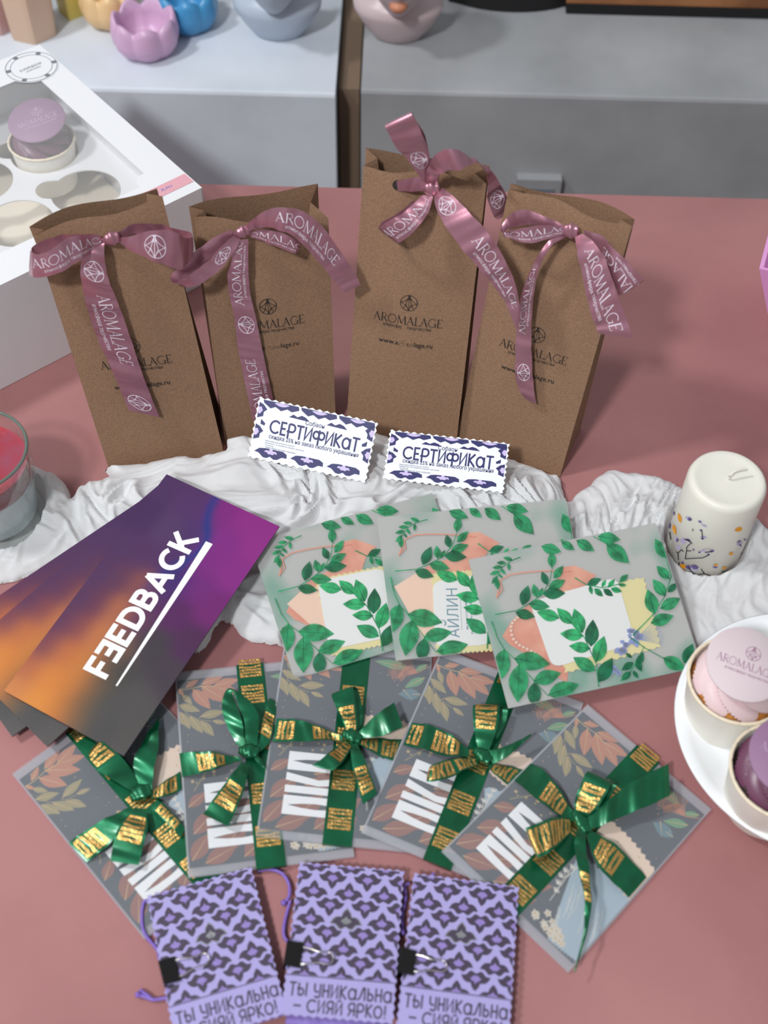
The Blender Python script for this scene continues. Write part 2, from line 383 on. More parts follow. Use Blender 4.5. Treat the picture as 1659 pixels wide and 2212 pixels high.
mx_ = see_through(t, .9, (.97, .99, .98, 1)); fr = N(t, 'ShaderNodeLayerWeight', Blend=.25); mr_ = N(t, 'ShaderNodeMapRange'); mr_.inputs['To Min'].default_value = .97; mr_.inputs['To Max'].default_value = .60; lk(t, fr.outputs[1], mr_.inputs[0]); lk(t, mr_.outputs[0], mx_.inputs[0])
gl_ = N(t, 'ShaderNodeBsdfGlossy', Roughness=.03, Color=(.85, .9, .88, 1)); lk(t, gl_.outputs[0], mx_.inputs[1])
M['rim'] = mat('green_glass_edge', lin(104, 122, 114), .08, .8); see_through(M['rim'], .25)
t = M['redwax'] = mat('red_white_wax', lin(200, 30, 40), .35, .5)
noise_col(t, lin(172, 10, 14), lin(146, 72, 92), 16, 3, (.42, .60))
M['whitewax'] = mat('pale_wax', lin(205, 214, 222), .5); M['pinkwax'] = mat('pink_wax_layer', lin(150, 70, 88), .45)
t = M['plinthw'] = mat('white_painted_wood', lin(205, 209, 216), .6, .3); noise_col(t, lin(196, 203, 212), lin(214, 221, 230), 9, 5, (.3, .7), .12, 24)
t = M['plinthg'] = mat('grey_paint_with_shadow', lin(168, 168, 170), .6, .3); noise_col(t, lin(142, 144, 147), lin(164, 166, 169), 8, 5, (.3, .7), .12, 24)  # grey paint whose tone also takes in the shadow over this plinth
M['dark'] = mat('dark_brown_board', lin(122, 102, 84), .8); M['cloth_shadow_black'] = mat('black_fabric_and_shadow', lin(14, 14, 16), .8)
t = M['plank'] = mat('brown_wood', lin(140, 92, 56), .5); noise_col(t, lin(120, 76, 44), lin(160, 108, 68), 14, 4)
M['wallm'] = mat('plain_wall', lin(190, 188, 186), .8); M['floorm'] = mat('grey_floor', lin(120, 112, 106), .7)
M['lilacbox'] = mat('orchid_board', lin(226, 158, 214), .5)
for k, c in {'p_pink': (206, 168, 200), 'p_blue': (70, 146, 196), 'p_peach': (226, 190, 140), 'p_yellow': (206, 188, 96), 'p_beige': (206, 176, 152), 'p_rose': (196, 158, 156), 'p_grey': (176, 188, 202), 'p_skin': (196, 178, 180), 'p_shade': (120, 124, 132)}.items():
    M[k] = mat('glazed_plaster_'+k[2:], lin(*c), .35, .45)
M['lip'] = mat('orange_lip_paint', lin(196, 130, 100), .5)
for k, c in {'a_navy': (34, 42, 54), 'a_orange': (186, 110, 68), 'a_olive': (150, 134, 76), 'a_green': (84, 146, 92), 'a_teal': (70, 116, 128), 'a_brown': (140, 70, 40), 'a_cream': (236, 208, 182), 'a_blue': (160, 180, 192), 'a_gold': (196, 160, 100), 'a_white': (246, 246, 246), 'a_pale': (222, 216, 204), 'a_line': (170, 160, 150)}.items():
    M[k] = mat('print_'+k[2:], lin(*c), .6, .2)

# ---------------------------------------------------------------- setting: floor, back wall, table, plinths
def struct(o): o['kind'] = 'structure'; return o
mb = MB(); mb.box((0, .6, -.77), 4, 4, .04); struct(mb.build('floor', M['floorm']))
mb = MB(); mb.box((0, 1.95, .4), 4, .06, 2.4); struct(mb.build('wall_back', M['wallm']))
tb = thing('table', 'table top under smooth dusty pink cloth holding all the gift items', 'table', (0, .42, -.75))
mb = MB()
_tx0, _tx1, _ty0, _ty1 = -.62, .62, -.12, .955
nx, ny = 60, 50
P = [[Vector((_tx0+(_tx1-_tx0)*i/nx, _ty0+(_ty1-_ty0)*j/ny, 0.0)) for j in range(ny+1)] for i in range(nx+1)]
mb.grid(P, flip=True)
rim = [(_tx0, _ty0), (_tx1, _ty0), (_tx1, _ty1), (_tx0, _ty1)]
drop = []
for k in range(4):
    a, c = Vector(rim[k]), Vector(rim[(k+1) % 4]); out = Vector(((c-a).y, -(c-a).x)).normalized()
    for i in range(40):
        q = a + (c-a)*i/40; w = .004*math.sin(i*.9+k); drop.append([Vector((q.x, q.y, 0)), Vector((q.x+out.x*.002, q.y+out.y*.002, -.003)), Vector((q.x+out.x*(.006+w*.3), q.y+out.y*(.006+w*.3), -.08)), Vector((q.x+out.x*(.008+w), q.y+out.y*(.008+w), -.2))])
mb.grid(drop, cu=True)
mb.build('tablecloth', M['pink'], tb, True, sharp=40)
mb = MB(); mb.box((0, (_ty0+_ty1)/2, -.0175), 1.23, _ty1-_ty0-.01, .032); mb.build('tabletop', M['plank'], tb)
for x in (-.55, .55):
    for y in (-.06, .89): mb = MB(); mb.box((x, y, -.3915), .05, .05, .715); mb.build('leg', M['plank'], tb)

YP, ZT = 1.15, -.033
def plinth(x0, x1, y1, zt, m, label):
    mb = MB(); a = .004
    prof = [(YP, -.75), (YP, zt-a), (YP+a*.3, zt-a*.3), (YP+a, zt), (y1, zt), (y1, -.75)]
    mb.grid([[Vector((x, y, z)) for y, z in prof] for x in (x0, x0+.003, x1-.003, x1)], flip=True)
    for x in (x0, x1): mb.add([(x, y, z) for y, z in prof], [tuple(range(len(prof)))])
    return tag(mb.build('display_plinth', m, None, org=Vector(((x0+x1)/2, (YP+y1)/2, -.75))), label, 'plinth')
plinth(-.95, -.0635, 1.75, ZT, M['plinthw'], 'white painted plinth behind the table carrying coloured plaster pots')
plinth(-.036, 1.0, 1.75, ZT+.006, M['plinthg'], 'grey plinth with shadow in its tone behind the table carrying the pink head planter')
mb = MB(); mb.box((-.05, 1.335, -.4), .0225, .3, .7); tag(mb.build('filler_board', M['dark'], org=Vector((-.05, 1.335, -.75))), 'dark brown board in the gap between the two plinths', 'board')
mb = MB(); mb.box((.164, YP-.006, -.142), .05, .012, .028); so = thing('power_socket', 'small pale socket box low on the grey plinth front', 'socket', (.164, YP-.006, -.156)); mb.build('housing', M['plinthg'], so)
mb = MB(); mb.box((.166, YP-.0125, -.145), .03, .002, .012); mb.build('socket_slot', M['p_shade'], so)
# far things along the top edge of the picture
mb = MB(); mb.box((.50, 1.318, ZT+.006+.034), .62, .022, .044); mb.box((.50, 1.316, ZT+.012), .618, .022, .012, mat=1)  # second, black box is the shadow under the plank, modelled as a strip
tag(mb.build('wooden_plank', [M['plank'], M['cloth_shadow_black']], org=Vector((.5, 1.345, ZT+.006))), 'brown wooden plank lying at the back of the grey plinth', 'plank')
mb = MB()
P = []
for i in range(13):
    a = i/12; x = .058+.145*a; hh = .03+.05*math.sin(PI*a)**.6; row = []
    for j in range(9):
        b_ = PI*j/8; row.append(Vector((x, 1.335-.03*math.cos(b_)*(math.sin(PI*min(max(a, .04), .96))**.5), ZT+.006+hh*math.sin(b_)*(1+.1*math.sin(i*2.1)))))
    P.append(row)
mb.grid(P); tag(mb.build('black_pouch', M['cloth_shadow_black'], None, True, org=Vector((.13, 1.355, ZT+.006))), 'crumpled black cloth bundle beside the pink head planter', 'cloth')

# ---------------------------------------------------------------- pots on the plinths
def pot_z(px, py, z=ZT): p = gp(px, py, z); return Vector((p.x, p.y, z))
def lotus(px, py, R, H, m, label, seed):
    c = pot_z(px, py); c.y += R*.55; mb = MB(); n = 84; P = []; rng = random.Random(seed)
    prof = [(.0, 0), (.55, 0), (.80, .10), (.97, .34), (1.0, .55), (.95, .80), (.88, 1.0), (.80, .97), (.78, .7), (.68, .4), (.5, .22), (0, .18)]
    for k in range(n):
        a = 2*PI*k/n; pet = abs(math.sin(a*3.5)); row = []
        for i, (r, z) in enumerate(prof):
            rr = R*r*(1+.07*pet*(z > .05)); zz = H*z*(1+(.20*pet-.10)*(z > .7)); row.append(c+Vector((rr*math.cos(a), rr*math.sin(a), zz)))
        P.append(row)
    mb.grid(P, cu=True, flip=True)
    return tag(mb.build('lotus_bowl', m, None, True, org=c), label, 'bowl', )
lotus(314, 130, .035, .040, M['p_pink'], 'glossy pink lotus bowl, frontmost of the small pots on the white plinth', 1)
lotus(402, 74, .034, .042, M['p_blue'], 'glossy blue lotus bowl right of the pink bowl on the white plinth', 2)
lotus(238, 64, .032, .042, M['p_peach'], 'peach yellow lotus bowl behind the pink bowl on the white plinth', 3)
def faceted(px, py, R, H, k, m, name, label, solid=False, tw=0.3):
    c = pot_z(px, py); c.y += R*.7; mb = MB(); w = lambda a, z: math.cos(PI/k)/math.cos(((a+tw) % (2*PI/k))-PI/k)
    prof = [(0, 0), (R*.88, 0), (R*.92, .003), (R, H-.003), (R*.97, H)] + ([(0, H)] if solid else [(R*.82, H), (R*.78, H*.55), (0, H*.5)])
    mb.lathe(prof, c, 48, 0, w); return tag(mb.build(name, m, None, True, org=c, sharp=25), label, 'pot' if not solid else 'candle')
faceted(66, 92, .030, .062, 6, M['p_beige'], 'faceted_pot', 'beige faceted plaster pot with open hollow top, left on the white plinth')
faceted(155, 42, .020, .05, 4, M['p_yellow'], 'block_candle', 'yellow square block candle between the beige pot and the peach bowl', True, .1)
faceted(-16, 75, .026, .06, 8, M['p_rose'], 'faceted_pot', 'dusty rose pot cut off by the left edge of the photo')
def head_planter(px, py, z, w, m, label, white=True):
    c = pot_z(px, py, z); t = thing('head_planter', label, 'planter', c); c.y += w*.30
    mb = MB(); n = 40; P = []
    for k in range(n):
        a = 2*PI*k/n; row = []
        for (r, zz) in [(0, 0), (.50, 0), (.56, .03), (.78, .30), (.98, .62), (1.0, .74), (.88, .86), (.66, .98), (.48, 1.12), (.42, 1.3)]:
            rx, ry = r*w*.5, r*w*.36
            row.append(c+Vector((rx*math.cos(a), ry*math.sin(a), zz*w*.55)))
        P.append(row)
    mb.grid(P, cu=True, flip=True); mb.build('bust', m, t, True, sharp=50)
    hc = c+Vector((0, -.030, w*.98)); mb = MB(); P = []
    for i in range(28):
        ph = PI*i/27; row = []
        for k in range(40):
            a = 2*PI*k/40; x, y, zz = math.sin(ph)*math.cos(a), math.sin(ph)*math.sin(a), math.cos(ph)
            tap = 1-.42*max(0, -zz)**1.3; x *= .36*w*tap; y *= .40*w*tap; zz *= .56*w
            if y < 0:
                fx = x/w; fz = zz/w
                y -= .075*w*math.exp(-(fx/.05)**2-((fz+.06)/.10)**2)          # nose
                y -= .035*w*math.exp(-(fx/.09)**2-((fz+.27)/.035)**2)          # lips
                y -= .030*w*math.exp(-(fx/.09)**2-((fz+.42)/.06)**2)           # chin
                for sx in (-1, 1): y += .045*w*math.exp(-((fx-sx*.14)/.07)**2-((fz-.06)/.05)**2)
            if zz > .44*w: zz = .44*w - (.06*w if math.hypot(x, y) < .2*w else 0)
            row.append(hc+Vector((x, y, zz)))
        P.append(row)
    mb.grid(P, cv=True); mb.build('head', m, t, True)
    if not white:
        mb = MB(); q = hc+Vector((0, -.385*w*.75, -.27*w)); mb.lathe([(0, -.008), (.008, -.004), (.010, 0), (.008, .004), (0, .006)], q, 16); mb.build('lips', M['lip'], t, True)
    return t
head_planter(598, 102, ZT, .098, M['p_grey'], 'pale blue grey head shaped planter on the right end of the white plinth')
head_planter(858, 108, ZT+.006, .098, M['p_skin'], 'pinkish head shaped planter with painted lips on the grey plinth', False)

# ---------------------------------------------------------------- ribbons
RW = .020
def ribbon(name, parent, plane, tr, st, m, texts=(), n=10, th=.00035, bulge=.0004, ink=None, wave=.00060):
    wr = random.Random(int(st[0][0][0]*7+st[1][1][1])); p1, p2, p3 = wr.random()*6.28, wr.random()*6.28, wr.random()*2-1
    Ls = []; Rs = []
    for (l, r, d) in st:
        dl, dr = d if isinstance(d, tuple) else (d, d)
        Ls.append(plane.at(*tr(*l), dl)); Rs.append(plane.at(*tr(*r), dr))
    Lc, Rc = catmull(Ls, n), catmull(Rs, n); K = len(Lc); mW = 6
    Cn = [(a+b_)/2 for a, b_ in zip(Lc, Rc)]
    s = [0]
    for i in range(1, K): s.append(s[-1]+(Cn[i]-Cn[i-1]).length)
    nor = []
    for i in range(K):
        t_ = Cn[min(i+1, K-1)]-Cn[max(i-1, 0)]; nn = t_.cross(Lc[i]-Rc[i])
        nor.append(nn.normalized() if nn.length > 1e-9 else (nor[-1] if nor else plane.n))
    for _ in range(2): nor = [(nor[max(i-1, 0)]+nor[i]*2+nor[min(i+1, K-1)]).normalized() for i in range(K)]
    mW = 8; V = [-.5+j/mW for j in range(mW+1)]; G = []
    for k in range(K):                          # the satin ripples a little along its length
        en = max(0, min(1, s[k]/.008, (s[-1]-s[k])/.006))
        G.append([Rc[k].lerp(Lc[k], v+.5) + nor[k]*(bulge*(1-4*v*v)*en + wave*en*(math.sin(s[k]*310+p1+v*1.5*p3)+.5*math.sin(s[k]*570+p2-v*2.2))) for v in V])
    def gn(k, j):
        a = G[min(k+1, K-1)][j]-G[max(k-1, 0)][j]; b_ = G[k][max(j-1, 0)]-G[k][min(j+1, mW)]
        n_ = a.cross(G[k][mW]-G[k][0]); return n_.normalized() if n_.length > 1e-12 else nor[k]
    GN = [[gn(k, j) for j in range(mW+1)] for k in range(K)]
    def surf(i, v, h):                          # i float index, v in -.5 .. .5 (+ = left of travel)
        i = min(max(i, 0), K-1.0001); k = int(i); f = i-k; q = min(max((v+.5)*mW, 0), mW-1e-4); j = int(q); g = q-j
        P_ = G[k][j].lerp(G[k+1][j], f).lerp(G[k][j+1].lerp(G[k+1][j+1], f), g)
        return P_ + (GN[k][j].lerp(GN[k+1][j], f).lerp(GN[k][j+1].lerp(GN[k+1][j+1], f), g)).normalized()*h
    mb = MB()
    top = [[surf(i, v, th/2) for v in V] for i in range(K)]; bot = [[surf(i, v, -th/2) for v in V] for i in range(K)]
    loop = [top[i]+bot[i][::-1] for i in range(K)]
    mb.grid(loop, 0, cv=True, flip=True)
    mb.add(loop[0], [tuple(range(len(loop[0])))]); mb.add(loop[-1], [tuple(range(len(loop[-1])))])
    for (vf, kc, dr, vo) in texts:              # text centre at station kc, reading along dr
        i0 = kc*n; k0 = int(min(i0, K-2)); s0 = s[k0]+(i0-k0)*(s[k0+1]-s[k0]); wloc = RW; sg = 1 if nor[k0].dot(CO-Cn[k0]) > 0 else -1
        def Mt(x, y, h):
            ss = s0+dr*x*wloc; q = min(max(np.searchsorted(s, ss)-1, 0), K-2); fi = q+(ss-s[q])/max(s[q+1]-s[q], 1e-9)
            return surf(fi, sg*dr*y, sg*h)
        keep = [f for f in vf[1] if all(0.001 < s0+dr*vf[0][i][0]*wloc < s[-1]-.001 and abs(vf[0][i][1]) < .49 for i in f)]   # lettering stops at the ribbon's ends
        mb.faces2((vf[0], keep), Mt, 1, th/2+.00016)
    return mb.build(name, [m, ink or M['white_ink']], parent, True, sharp=60)
WORD = fine(merge([xf(AROMA, .385, .40, 0, .10), xf(ATMO, 2.05, 2.05, -.1, -.27)]), .13)
EMR = fine(xf(EMB, .72), .13)
def knot(name, parent, c, rx, ry, rz, ax, m, nrm):   # a short band wrapped over the crossing: barrel with pinched ends and slanting folds
    mb = MB(); P = []; ax = ax.normalized(); w = (nrm - ax*nrm.dot(ax)).normalized(); u = w.cross(ax)
    for i in range(25):
        t_ = -1+i/12; row = []; sh = .80+.20*math.cos(t_*PI*.9) + .05*math.sin(t_*9)
        if i in (0, 24): sh *= .55
        for k in range(40):
            a = 2*PI*k/40; ca, sa = math.cos(a), math.sin(a); q = (abs(ca)**2.6+abs(sa)**2.6)**(-1/2.6)
            f = 1 + .09*math.tanh(4*(.75*math.sin(a+.5)+.9*t_)) + .03*math.sin(3*t_+2*a)
            row.append(c + ax*(t_*rx*(1+.15*sa*ca)) + u*(q*ca*ry*sh*f) + w*(q*sa*rz*sh*f))
        P.append(row)
    mb.grid(P, cv=True); mb.add(P[0], [tuple(range(40))]); mb.add(P[-1], [tuple(range(40))[::-1]])
    return mb.build(name, m, parent, True, sharp=70)

# ---------------------------------------------------------------- kraft bags
BAGS = [((72.6, 508), (351, 424), (485, 985), (236, 1015)), ((420, 469), (709.6, 471), (726, 930), (487, 962)),
        ((785, 357.5), (1050.6, 397), (984, 972), (747, 937)), ((1098.7, 408.6), (1365, 488.5), (1209, 1031), (984, 958))]
BACKTOP = [((63, 490), (339, 407)), ((408.8, 452.7), (687, 403)), ((790, 326.5), (1057, 366)), ((1103, 396), (1371, 475))]
BLABEL = ['leftmost kraft paper bag, its pink bow with one long tail hanging straight down',
          'kraft paper bag beside the leftmost one, pink bow with a tail arching to the right',
          'tallest kraft paper bag, full logo visible, pink ribbon standing up above its top',
          'rightmost kraft paper bag with pink bow and two ribbon tails hanging apart']
BP = []
LEAN = math.radians(16)
def make_bag(i):
    TL, TR, BR, BL = BAGS[i]; bl, br = gp(*BL), gp(*BR); x = (br-bl).normalized(); n0 = Vector((x.y, -x.x, 0))
    up = Vector((-n0.x*math.sin(LEAN), -n0.y*math.sin(LEAN), math.cos(LEAN))); pl = Plane(bl, x, up)
    t = thing('kraft_bag', BLABEL[i], 'bag', (bl+br)/2, 'kraft gift bags with pink ribbons')
    w = (br-bl).length; dep = .055
    tl, tr = pl.loc(*TL), pl.loc(*TR)
    pb = Plane(bl-n0*.006, x, up)
    btl = pl.at(*BACKTOP[i][0], -.012); btr = pl.at(*BACKTOP[i][1], -.014)
    mb = MB(); nu, nv = 24, 30; rng = random.Random(i+3); F_ = []; Bk = []
    for a in range(nu+1):
        u = a/nu; f = []; bk = []
        for b_ in range(nv+1):
            v = b_/nv
            q0 = bl.lerp(br, u); q1 = pl.M(tl[0]+(tr[0]-tl[0])*u, tl[1]+(tr[1]-tl[1])*u + .0035*math.sin(PI*u*2+i*2)*math.sin(PI*u))
            q = q0.lerp(q1, v) + pl.n*(.0035*math.sin(PI*u)*math.sin(PI*v)**.7 + .0012*math.sin(u*9+i+v*4)*v*math.sin(PI*u)) 
            f.append(q)
            r0 = q0 - n0*dep; r1 = btl.lerp(btr, u) - n0*.006*math.sin(PI*u) + Vector((0, 0, .003*math.sin(PI*u*2+i)))
            bk.append(r0.lerp(r1, v))
        F_.append(f); Bk.append(bk)
    mb.grid(F_, 0); mb.grid(Bk, 0, flip=True)
    for k, e in ((0, -1), (nu, 1)):              # folded side gussets
        rows = []
        for j in range(nv+1):
            v = j/nv; a, c = F_[k][j], Bk[k][j]; mid = (a+c)/2 - x*e*(.020*math.sin(PI*min(v*.72, 1)) if v < .7 else .020*(1-(v-.7)/.3*.55))
            rows.append([a, a.lerp(mid, .5), mid, mid.lerp(c, .5), c])
        mb.grid(rows, 0, flip=(e > 0))
    mb.add([F_[0][0], F_[nu][0], Bk[nu][0], Bk[0][0]], [(0, 3, 2, 1)])
    # printed logo, partly worn
    def Mp(xx, yy, h):
        u = min(max(xx/w, 0), 1); v = min(max(yy/.216, 0), 1)
        return pl.M(xx + (tl[0]*v), yy, h + .0035*math.sin(PI*u)*math.sin(PI*v)**.7 + .0004 + .0012*math.sin(u*9+i+v*4)*v*math.sin(PI*u))
    cx = [.475, .50, .462, .50][i]*w; cy = [.108, .119, .125, .116][i]
    mb.faces2(xf(EMB, .0125, .0125, cx, cy), Mp, 1)
    mb.faces2(xf(AROMA, .0067, .0070, cx, cy-.0145), Mp, 1)
    at = ATMO if i != 2 else (ATMO[0], [f for f in ATMO[1] if not (-.11 < sum(ATMO[0][k][0] for k in f)/len(f) < .0)])
    mb.faces2(xf(at, .036, .040, cx, cy-.0205), Mp, 1)
    ww = WWW if i not in (2, 1) else (WWW[0], [f for f in WWW[1] if not (-.12 < sum(WWW[0][k][0] for k in f)/len(f) < .16 and rng.random() < .72)])
    mb.faces2(xf(ww, .041, .042, cx, cy-.0345), Mp, 1)
    if i == 2:
        hx, hy = pl.loc(*crop(.34366, 720, 220)(388, 516)); mb.poly([(hx+.0036*math.cos(a), hy+.0036*math.sin(a)) for a in [2*PI*k/20 for k in range(20)]], Mp, 1, .0002)
    mb.build('bag_body', [M['kraft'], M['black']], t, True, sharp=32)
    BP.append(pl); return t, pl
bag = [make_bag(i) for i in range(4)]
SA = M['satin']
def pieces(t, pl, tr, kn, parts, m, nm='ribbon', axis=None, ink=None):
    (kx, ky), rx, ry, rz, kd = kn
    c = pl.at(*tr(kx, ky), kd); k = knot(nm, t, c, rx*.95, ry*.72, rz*.62, axis or (pl.ex+pl.ey*.25), m, pl.n)
    for p in parts: ribbon(p[0], k, pl, tr, p[1], m, p[2] if len(p) > 2 else (), ink=ink)
    return k
# bag with the single long tail
tr = crop(.33755, 0, 380)
pieces(*bag[0], tr, ((712, 402), .0062, .0066, .006, .009), [
 ('bow_loop', [((670, 445), (640, 385), .009), ((590, 490), (565, 378), .014), ((520, 535), (480, 385), .022), ((440, 588), (390, 430), .027), ((360, 625), (310, 485), .029), ((285, 648), (240, 505), .027), ((225, 646), (203, 480), .022), ((186, 628), (196, 478), .014), ((215, 590), (205, 462), .008), ((320, 540), (270, 415), .005), ((430, 510), (390, 380), .004), ((570, 470), (520, 372), .004), ((660, 430), (640, 380), .006)], [(WORD, 2.5, -1, 0)]),
 ('bow_loop', [((770, 395), (768, 428), .010), ((850, 382), (860, 490), .016), ((950, 352), (950, 530), .023), ((1050, 348), (1060, 572), .026), ((1130, 365), (1135, 597), .024), ((1178, 395), (1185, 580), .019), ((1222, 395), (1228, 530), .012), ((1210, 360), (1220, 480), .006), ((1130, 338), (1150, 430), .004), ((1000, 308), (1010, 385), .004), ((850, 310), (860, 372), .005), ((740, 370), (740, 410), .007)], [(EMR, 2.4, 1, 0)]),
 ('ribbon_tail', [((668, 428), (640, 440), .010), ((668, 520), (550, 495), .014), ((688, 640), (514, 590), .015), ((725, 740), (530, 720), .014), ((770, 850), (560, 850), .012), ((840, 1050), (615, 1020), .010), ((920, 1290), (715, 1240), .009), ((1020, 1543), (825, 1500), .008)], [(EMR, 1.95, 1, 0), (WORD, 4.75, 1, 0), (EMR, 6.65, 1, 0)])], SA)
# bag with the arching tail
tr = crop(.30139, 360, 400)
pieces(*bag[1], tr, ((540, 335), .0058, .0058, .006, .011), [
 ('ribbon_tail', [((560, 300), (575, 335), .012), ((610, 250), (645, 312), .018), ((700, 188), (715, 300), .026), ((800, 160), (795, 318), .032), ((910, 168), (880, 350), .035), ((1020, 212), (960, 410), .035), ((1120, 300), (1045, 500), .033), ((1250, 480), (1140, 610), .030), ((1330, 600), (1205, 690), .029), ((1392, 715), (1280, 770), .028)], [(WORD, 5.6, 1, 0)]),
 ('bow_loop', [((585, 335), (600, 372), .009), ((700, 318), (700, 405), .012), ((800, 335), (800, 445), .016), ((900, 375), (890, 482), .018), ((955, 412), (938, 482), .014), ((940, 400), (930, 470), .007), ((800, 350), (800, 430), .004), ((640, 330), (640, 390), .005)], [(WORD, 1.5, 1, 0)]),
 ('bow_loop', [((515, 365), (460, 318), .008), ((410, 430), (325, 385), .008), ((280, 550), (175, 500), .009), ((150, 655), (55, 618), .012), ((100, 705), (28, 675), .016), ((120, 728), (60, 705), .021), ((165, 730), (118, 668), .024), ((250, 702), (185, 632), .024), ((345, 640), (262, 570), .022), ((440, 540), (370, 470), .018), ((510, 425), (450, 385), .013), ((535, 365), (500, 345), .010)], [(EMR, 9.0, 1, 0)]),
 ('ribbon_tail', [((585, 385), (490, 395), .011), ((585, 480), (472, 480), .012), ((585, 560), (458, 565), .012), ((588, 660), (436, 650), .012), ((602, 790), (450, 790), .010), ((640, 950), (485, 950), .009), ((680, 1150), (508, 1150), .008), ((720, 1340), (545, 1340), .007), ((762, 1530), (585, 1530), .006), ((790, 1690), (615, 1680), .006)], [(WORD, 2.55, -1, 0), (EMR, 5.25, -1, 0), (WORD, 7.7, -1, 0)])], SA)
# tallest bag
tr = crop(.34366, 720, 220)
pieces(*bag[2], tr, ((615, 543), .0060, .0068, .007, .011), [
 ('bow_loop', [((560, 500), (620, 470), .012), ((480, 380), (608, 350), .020), ((400, 290), (572, 235), .026), ((352, 212), (530, 140), .030), ((330, 158), (492, 76), .031), ((334, 160), (498, 80), .024), ((365, 215), (542, 150), .018), ((430, 300), (585, 240), .012), ((560, 460), (612, 400), .008)], [(EMR, 1.0, -1, 0), (WORD, 4.6, -1, 0)]),
 ('ribbon_tail', [((572, 505), (655, 520), .012), ((592, 420), (665, 465), .026), ((640, 335), (715, 435), .038), ((720, 298), (795, 427), .042), ((800, 310), (850, 400), .036), ((870, 352), (905, 388), .026), ((925, 384), (952, 425), .014), ((1000, 440), (972, 500), .002), ((1050, 520), (968, 600), -.006), ((1092, 600), (985, 660), -.010), ((1085, 660), (1010, 720), -.012), ((1066, 725), (1030, 742), -.012)], [(EMR, 8.7, 1, 0)]),
 ('bow_loop', [((398, 498), (408, 562), .002), ((470, 482), (480, 563), .007), ((540, 472), (545, 562), .010), ((590, 505), (590, 565), .011)]),
 ('bow_loop', [((628, 590), (560, 588), .011), ((600, 690), (495, 650), .017), ((545, 770), (425, 708), .023), ((470, 850), (355, 745), .026), ((410, 882), (300, 782), .022), ((384, 868), (288, 785), .014), ((400, 830), (310, 752), .007), ((450, 770), (400, 705), .005), ((560, 660), (500, 620), .006)], [(WORD, 1.5, -1, 0)]),
 ('ribbon_tail', [((690, 542), (632, 575), .012), ((768, 605), (655, 690), .024), ((860, 700), (720, 800), .033), ((950, 795), (800, 912), .037), ((1050, 940), (905, 1035), .037), ((1128, 1100), (1010, 1160), .035), ((1166, 1250), (1085, 1272), .033), ((1160, 1425), (1148, 1425), .032)], [(EMR, 1.05, 1, 0), (WORD, 4.6, 1, 0)])], SA)
# rightmost bag
tr = crop(.40929, 980, 380)
pieces(*bag[3], tr, ((615, 290), .0062, .0072, .006, .010), [
 ('bow_loop', [((600, 292), (575, 255), .009), ((520, 272), (485, 215), .012), ((440, 258), (405, 185), .014), ((370, 262), (335, 182), .014), ((305, 272), (280, 222), .014), ((268, 298), (252, 272), .018), ((280, 322), (262, 296), .023), ((340, 345), (320, 282), .026), ((430, 352), (420, 268), .024), ((520, 325), (510, 258), .018), ((600, 302), (585, 270), .012)], [(WORD, 8.0, 1, 0)]),
 ('ribbon_tail', [((590, 325), (575, 300), .012), ((525, 362), (500, 345), .020), ((472, 440), (440, 430), .022), ((440, 530), (392, 530), .020), ((420, 650), (352, 650), .017), ((410, 800), (332, 800), .014), ((412, 950), (326, 950), .012), ((420, 1090), (330, 1085), .010), ((436, 1202), (378, 1178), .009)], [(WORD, 4.0, -1, 0), (EMR, 6.6, -1, 0)]),
 ('bow_loop', [((685, 285), (700, 325), .010), ((770, 312), (760, 390), .014), ((850, 385), (805, 465), .018), ((930, 468), (848, 560), .021), ((998, 546), (872, 628), .020), ((990, 540), (868, 620), .013), ((920, 470), (850, 560), .008), ((800, 370), (780, 440), .006), ((690, 300), (690, 340), .007)], [(WORD, 3.7, -1, 0)]),
 ('ribbon_tail', [((680, 305), (640, 322), .012), ((742, 352), (652, 400), .020), ((800, 440), (680, 530), .024), ((842, 560), (712, 680), .026), ((885, 690), (742, 775), .026), ((950, 855), (765, 832), .026)], [(WORD, 2.9, 1, 0)])], SA)

# ---------------------------------------------------------------- flat sheets: frames fitted on the photo
class Sheet(Plane):
    def __init__(s, TL, TR, BR, BL):            # four corners in space
        TL, TR, BR, BL = map(Vector, (TL, TR, BR, BL))
        Plane.__init__(s, TL, (TR-TL)+(BR-BL), (BL-TL)+(BR-TR)); s.ctr = (TL+TR+BR+BL)/4
        s.w = ((TR-TL).length+(BR-BL).length)/2; s.h = ((BL-TL).length+(BR-TR).length)/2
        s.O = s.ctr - s.ex*s.w/2 - s.ey*s.h/2
    def fix(s, w, h):
        s.w, s.h = w, h; s.O = s.ctr - s.ex*w/2 - s.ey*h/2; return s
    def uv(s, px, py): x, y = s.loc(px, py); return (x/s.w, y/s.h)
    def Q(s, u, v, h=0.0): return s.M(u*s.w, v*s.h, h)
    def T(s, x, y, h=0.0): return s.M(x, -y, h)  # text: y up
def rect(x0, y0, x1, y1): return [(x0, y0), (x1, y0), (x1, y1), (x0, y1)]
def leafp(b_, t_, wr=.36, n=6, skew=0):
    b_, t_ = Vector(b_), Vector(t_); d = t_-b_; p = Vector((-d.y, d.x)); L = []; R = []
    for i in range(1, n):
        s_ = i/n; k = wr*.5*math.sin(PI*s_**.85)**1.0; L.append(b_+d*s_+p*k*(1+skew)); R.append(b_+d*s_-p*k*(1-skew))
    return [tuple(q) for q in [b_]+L+[t_]+R[::-1]]

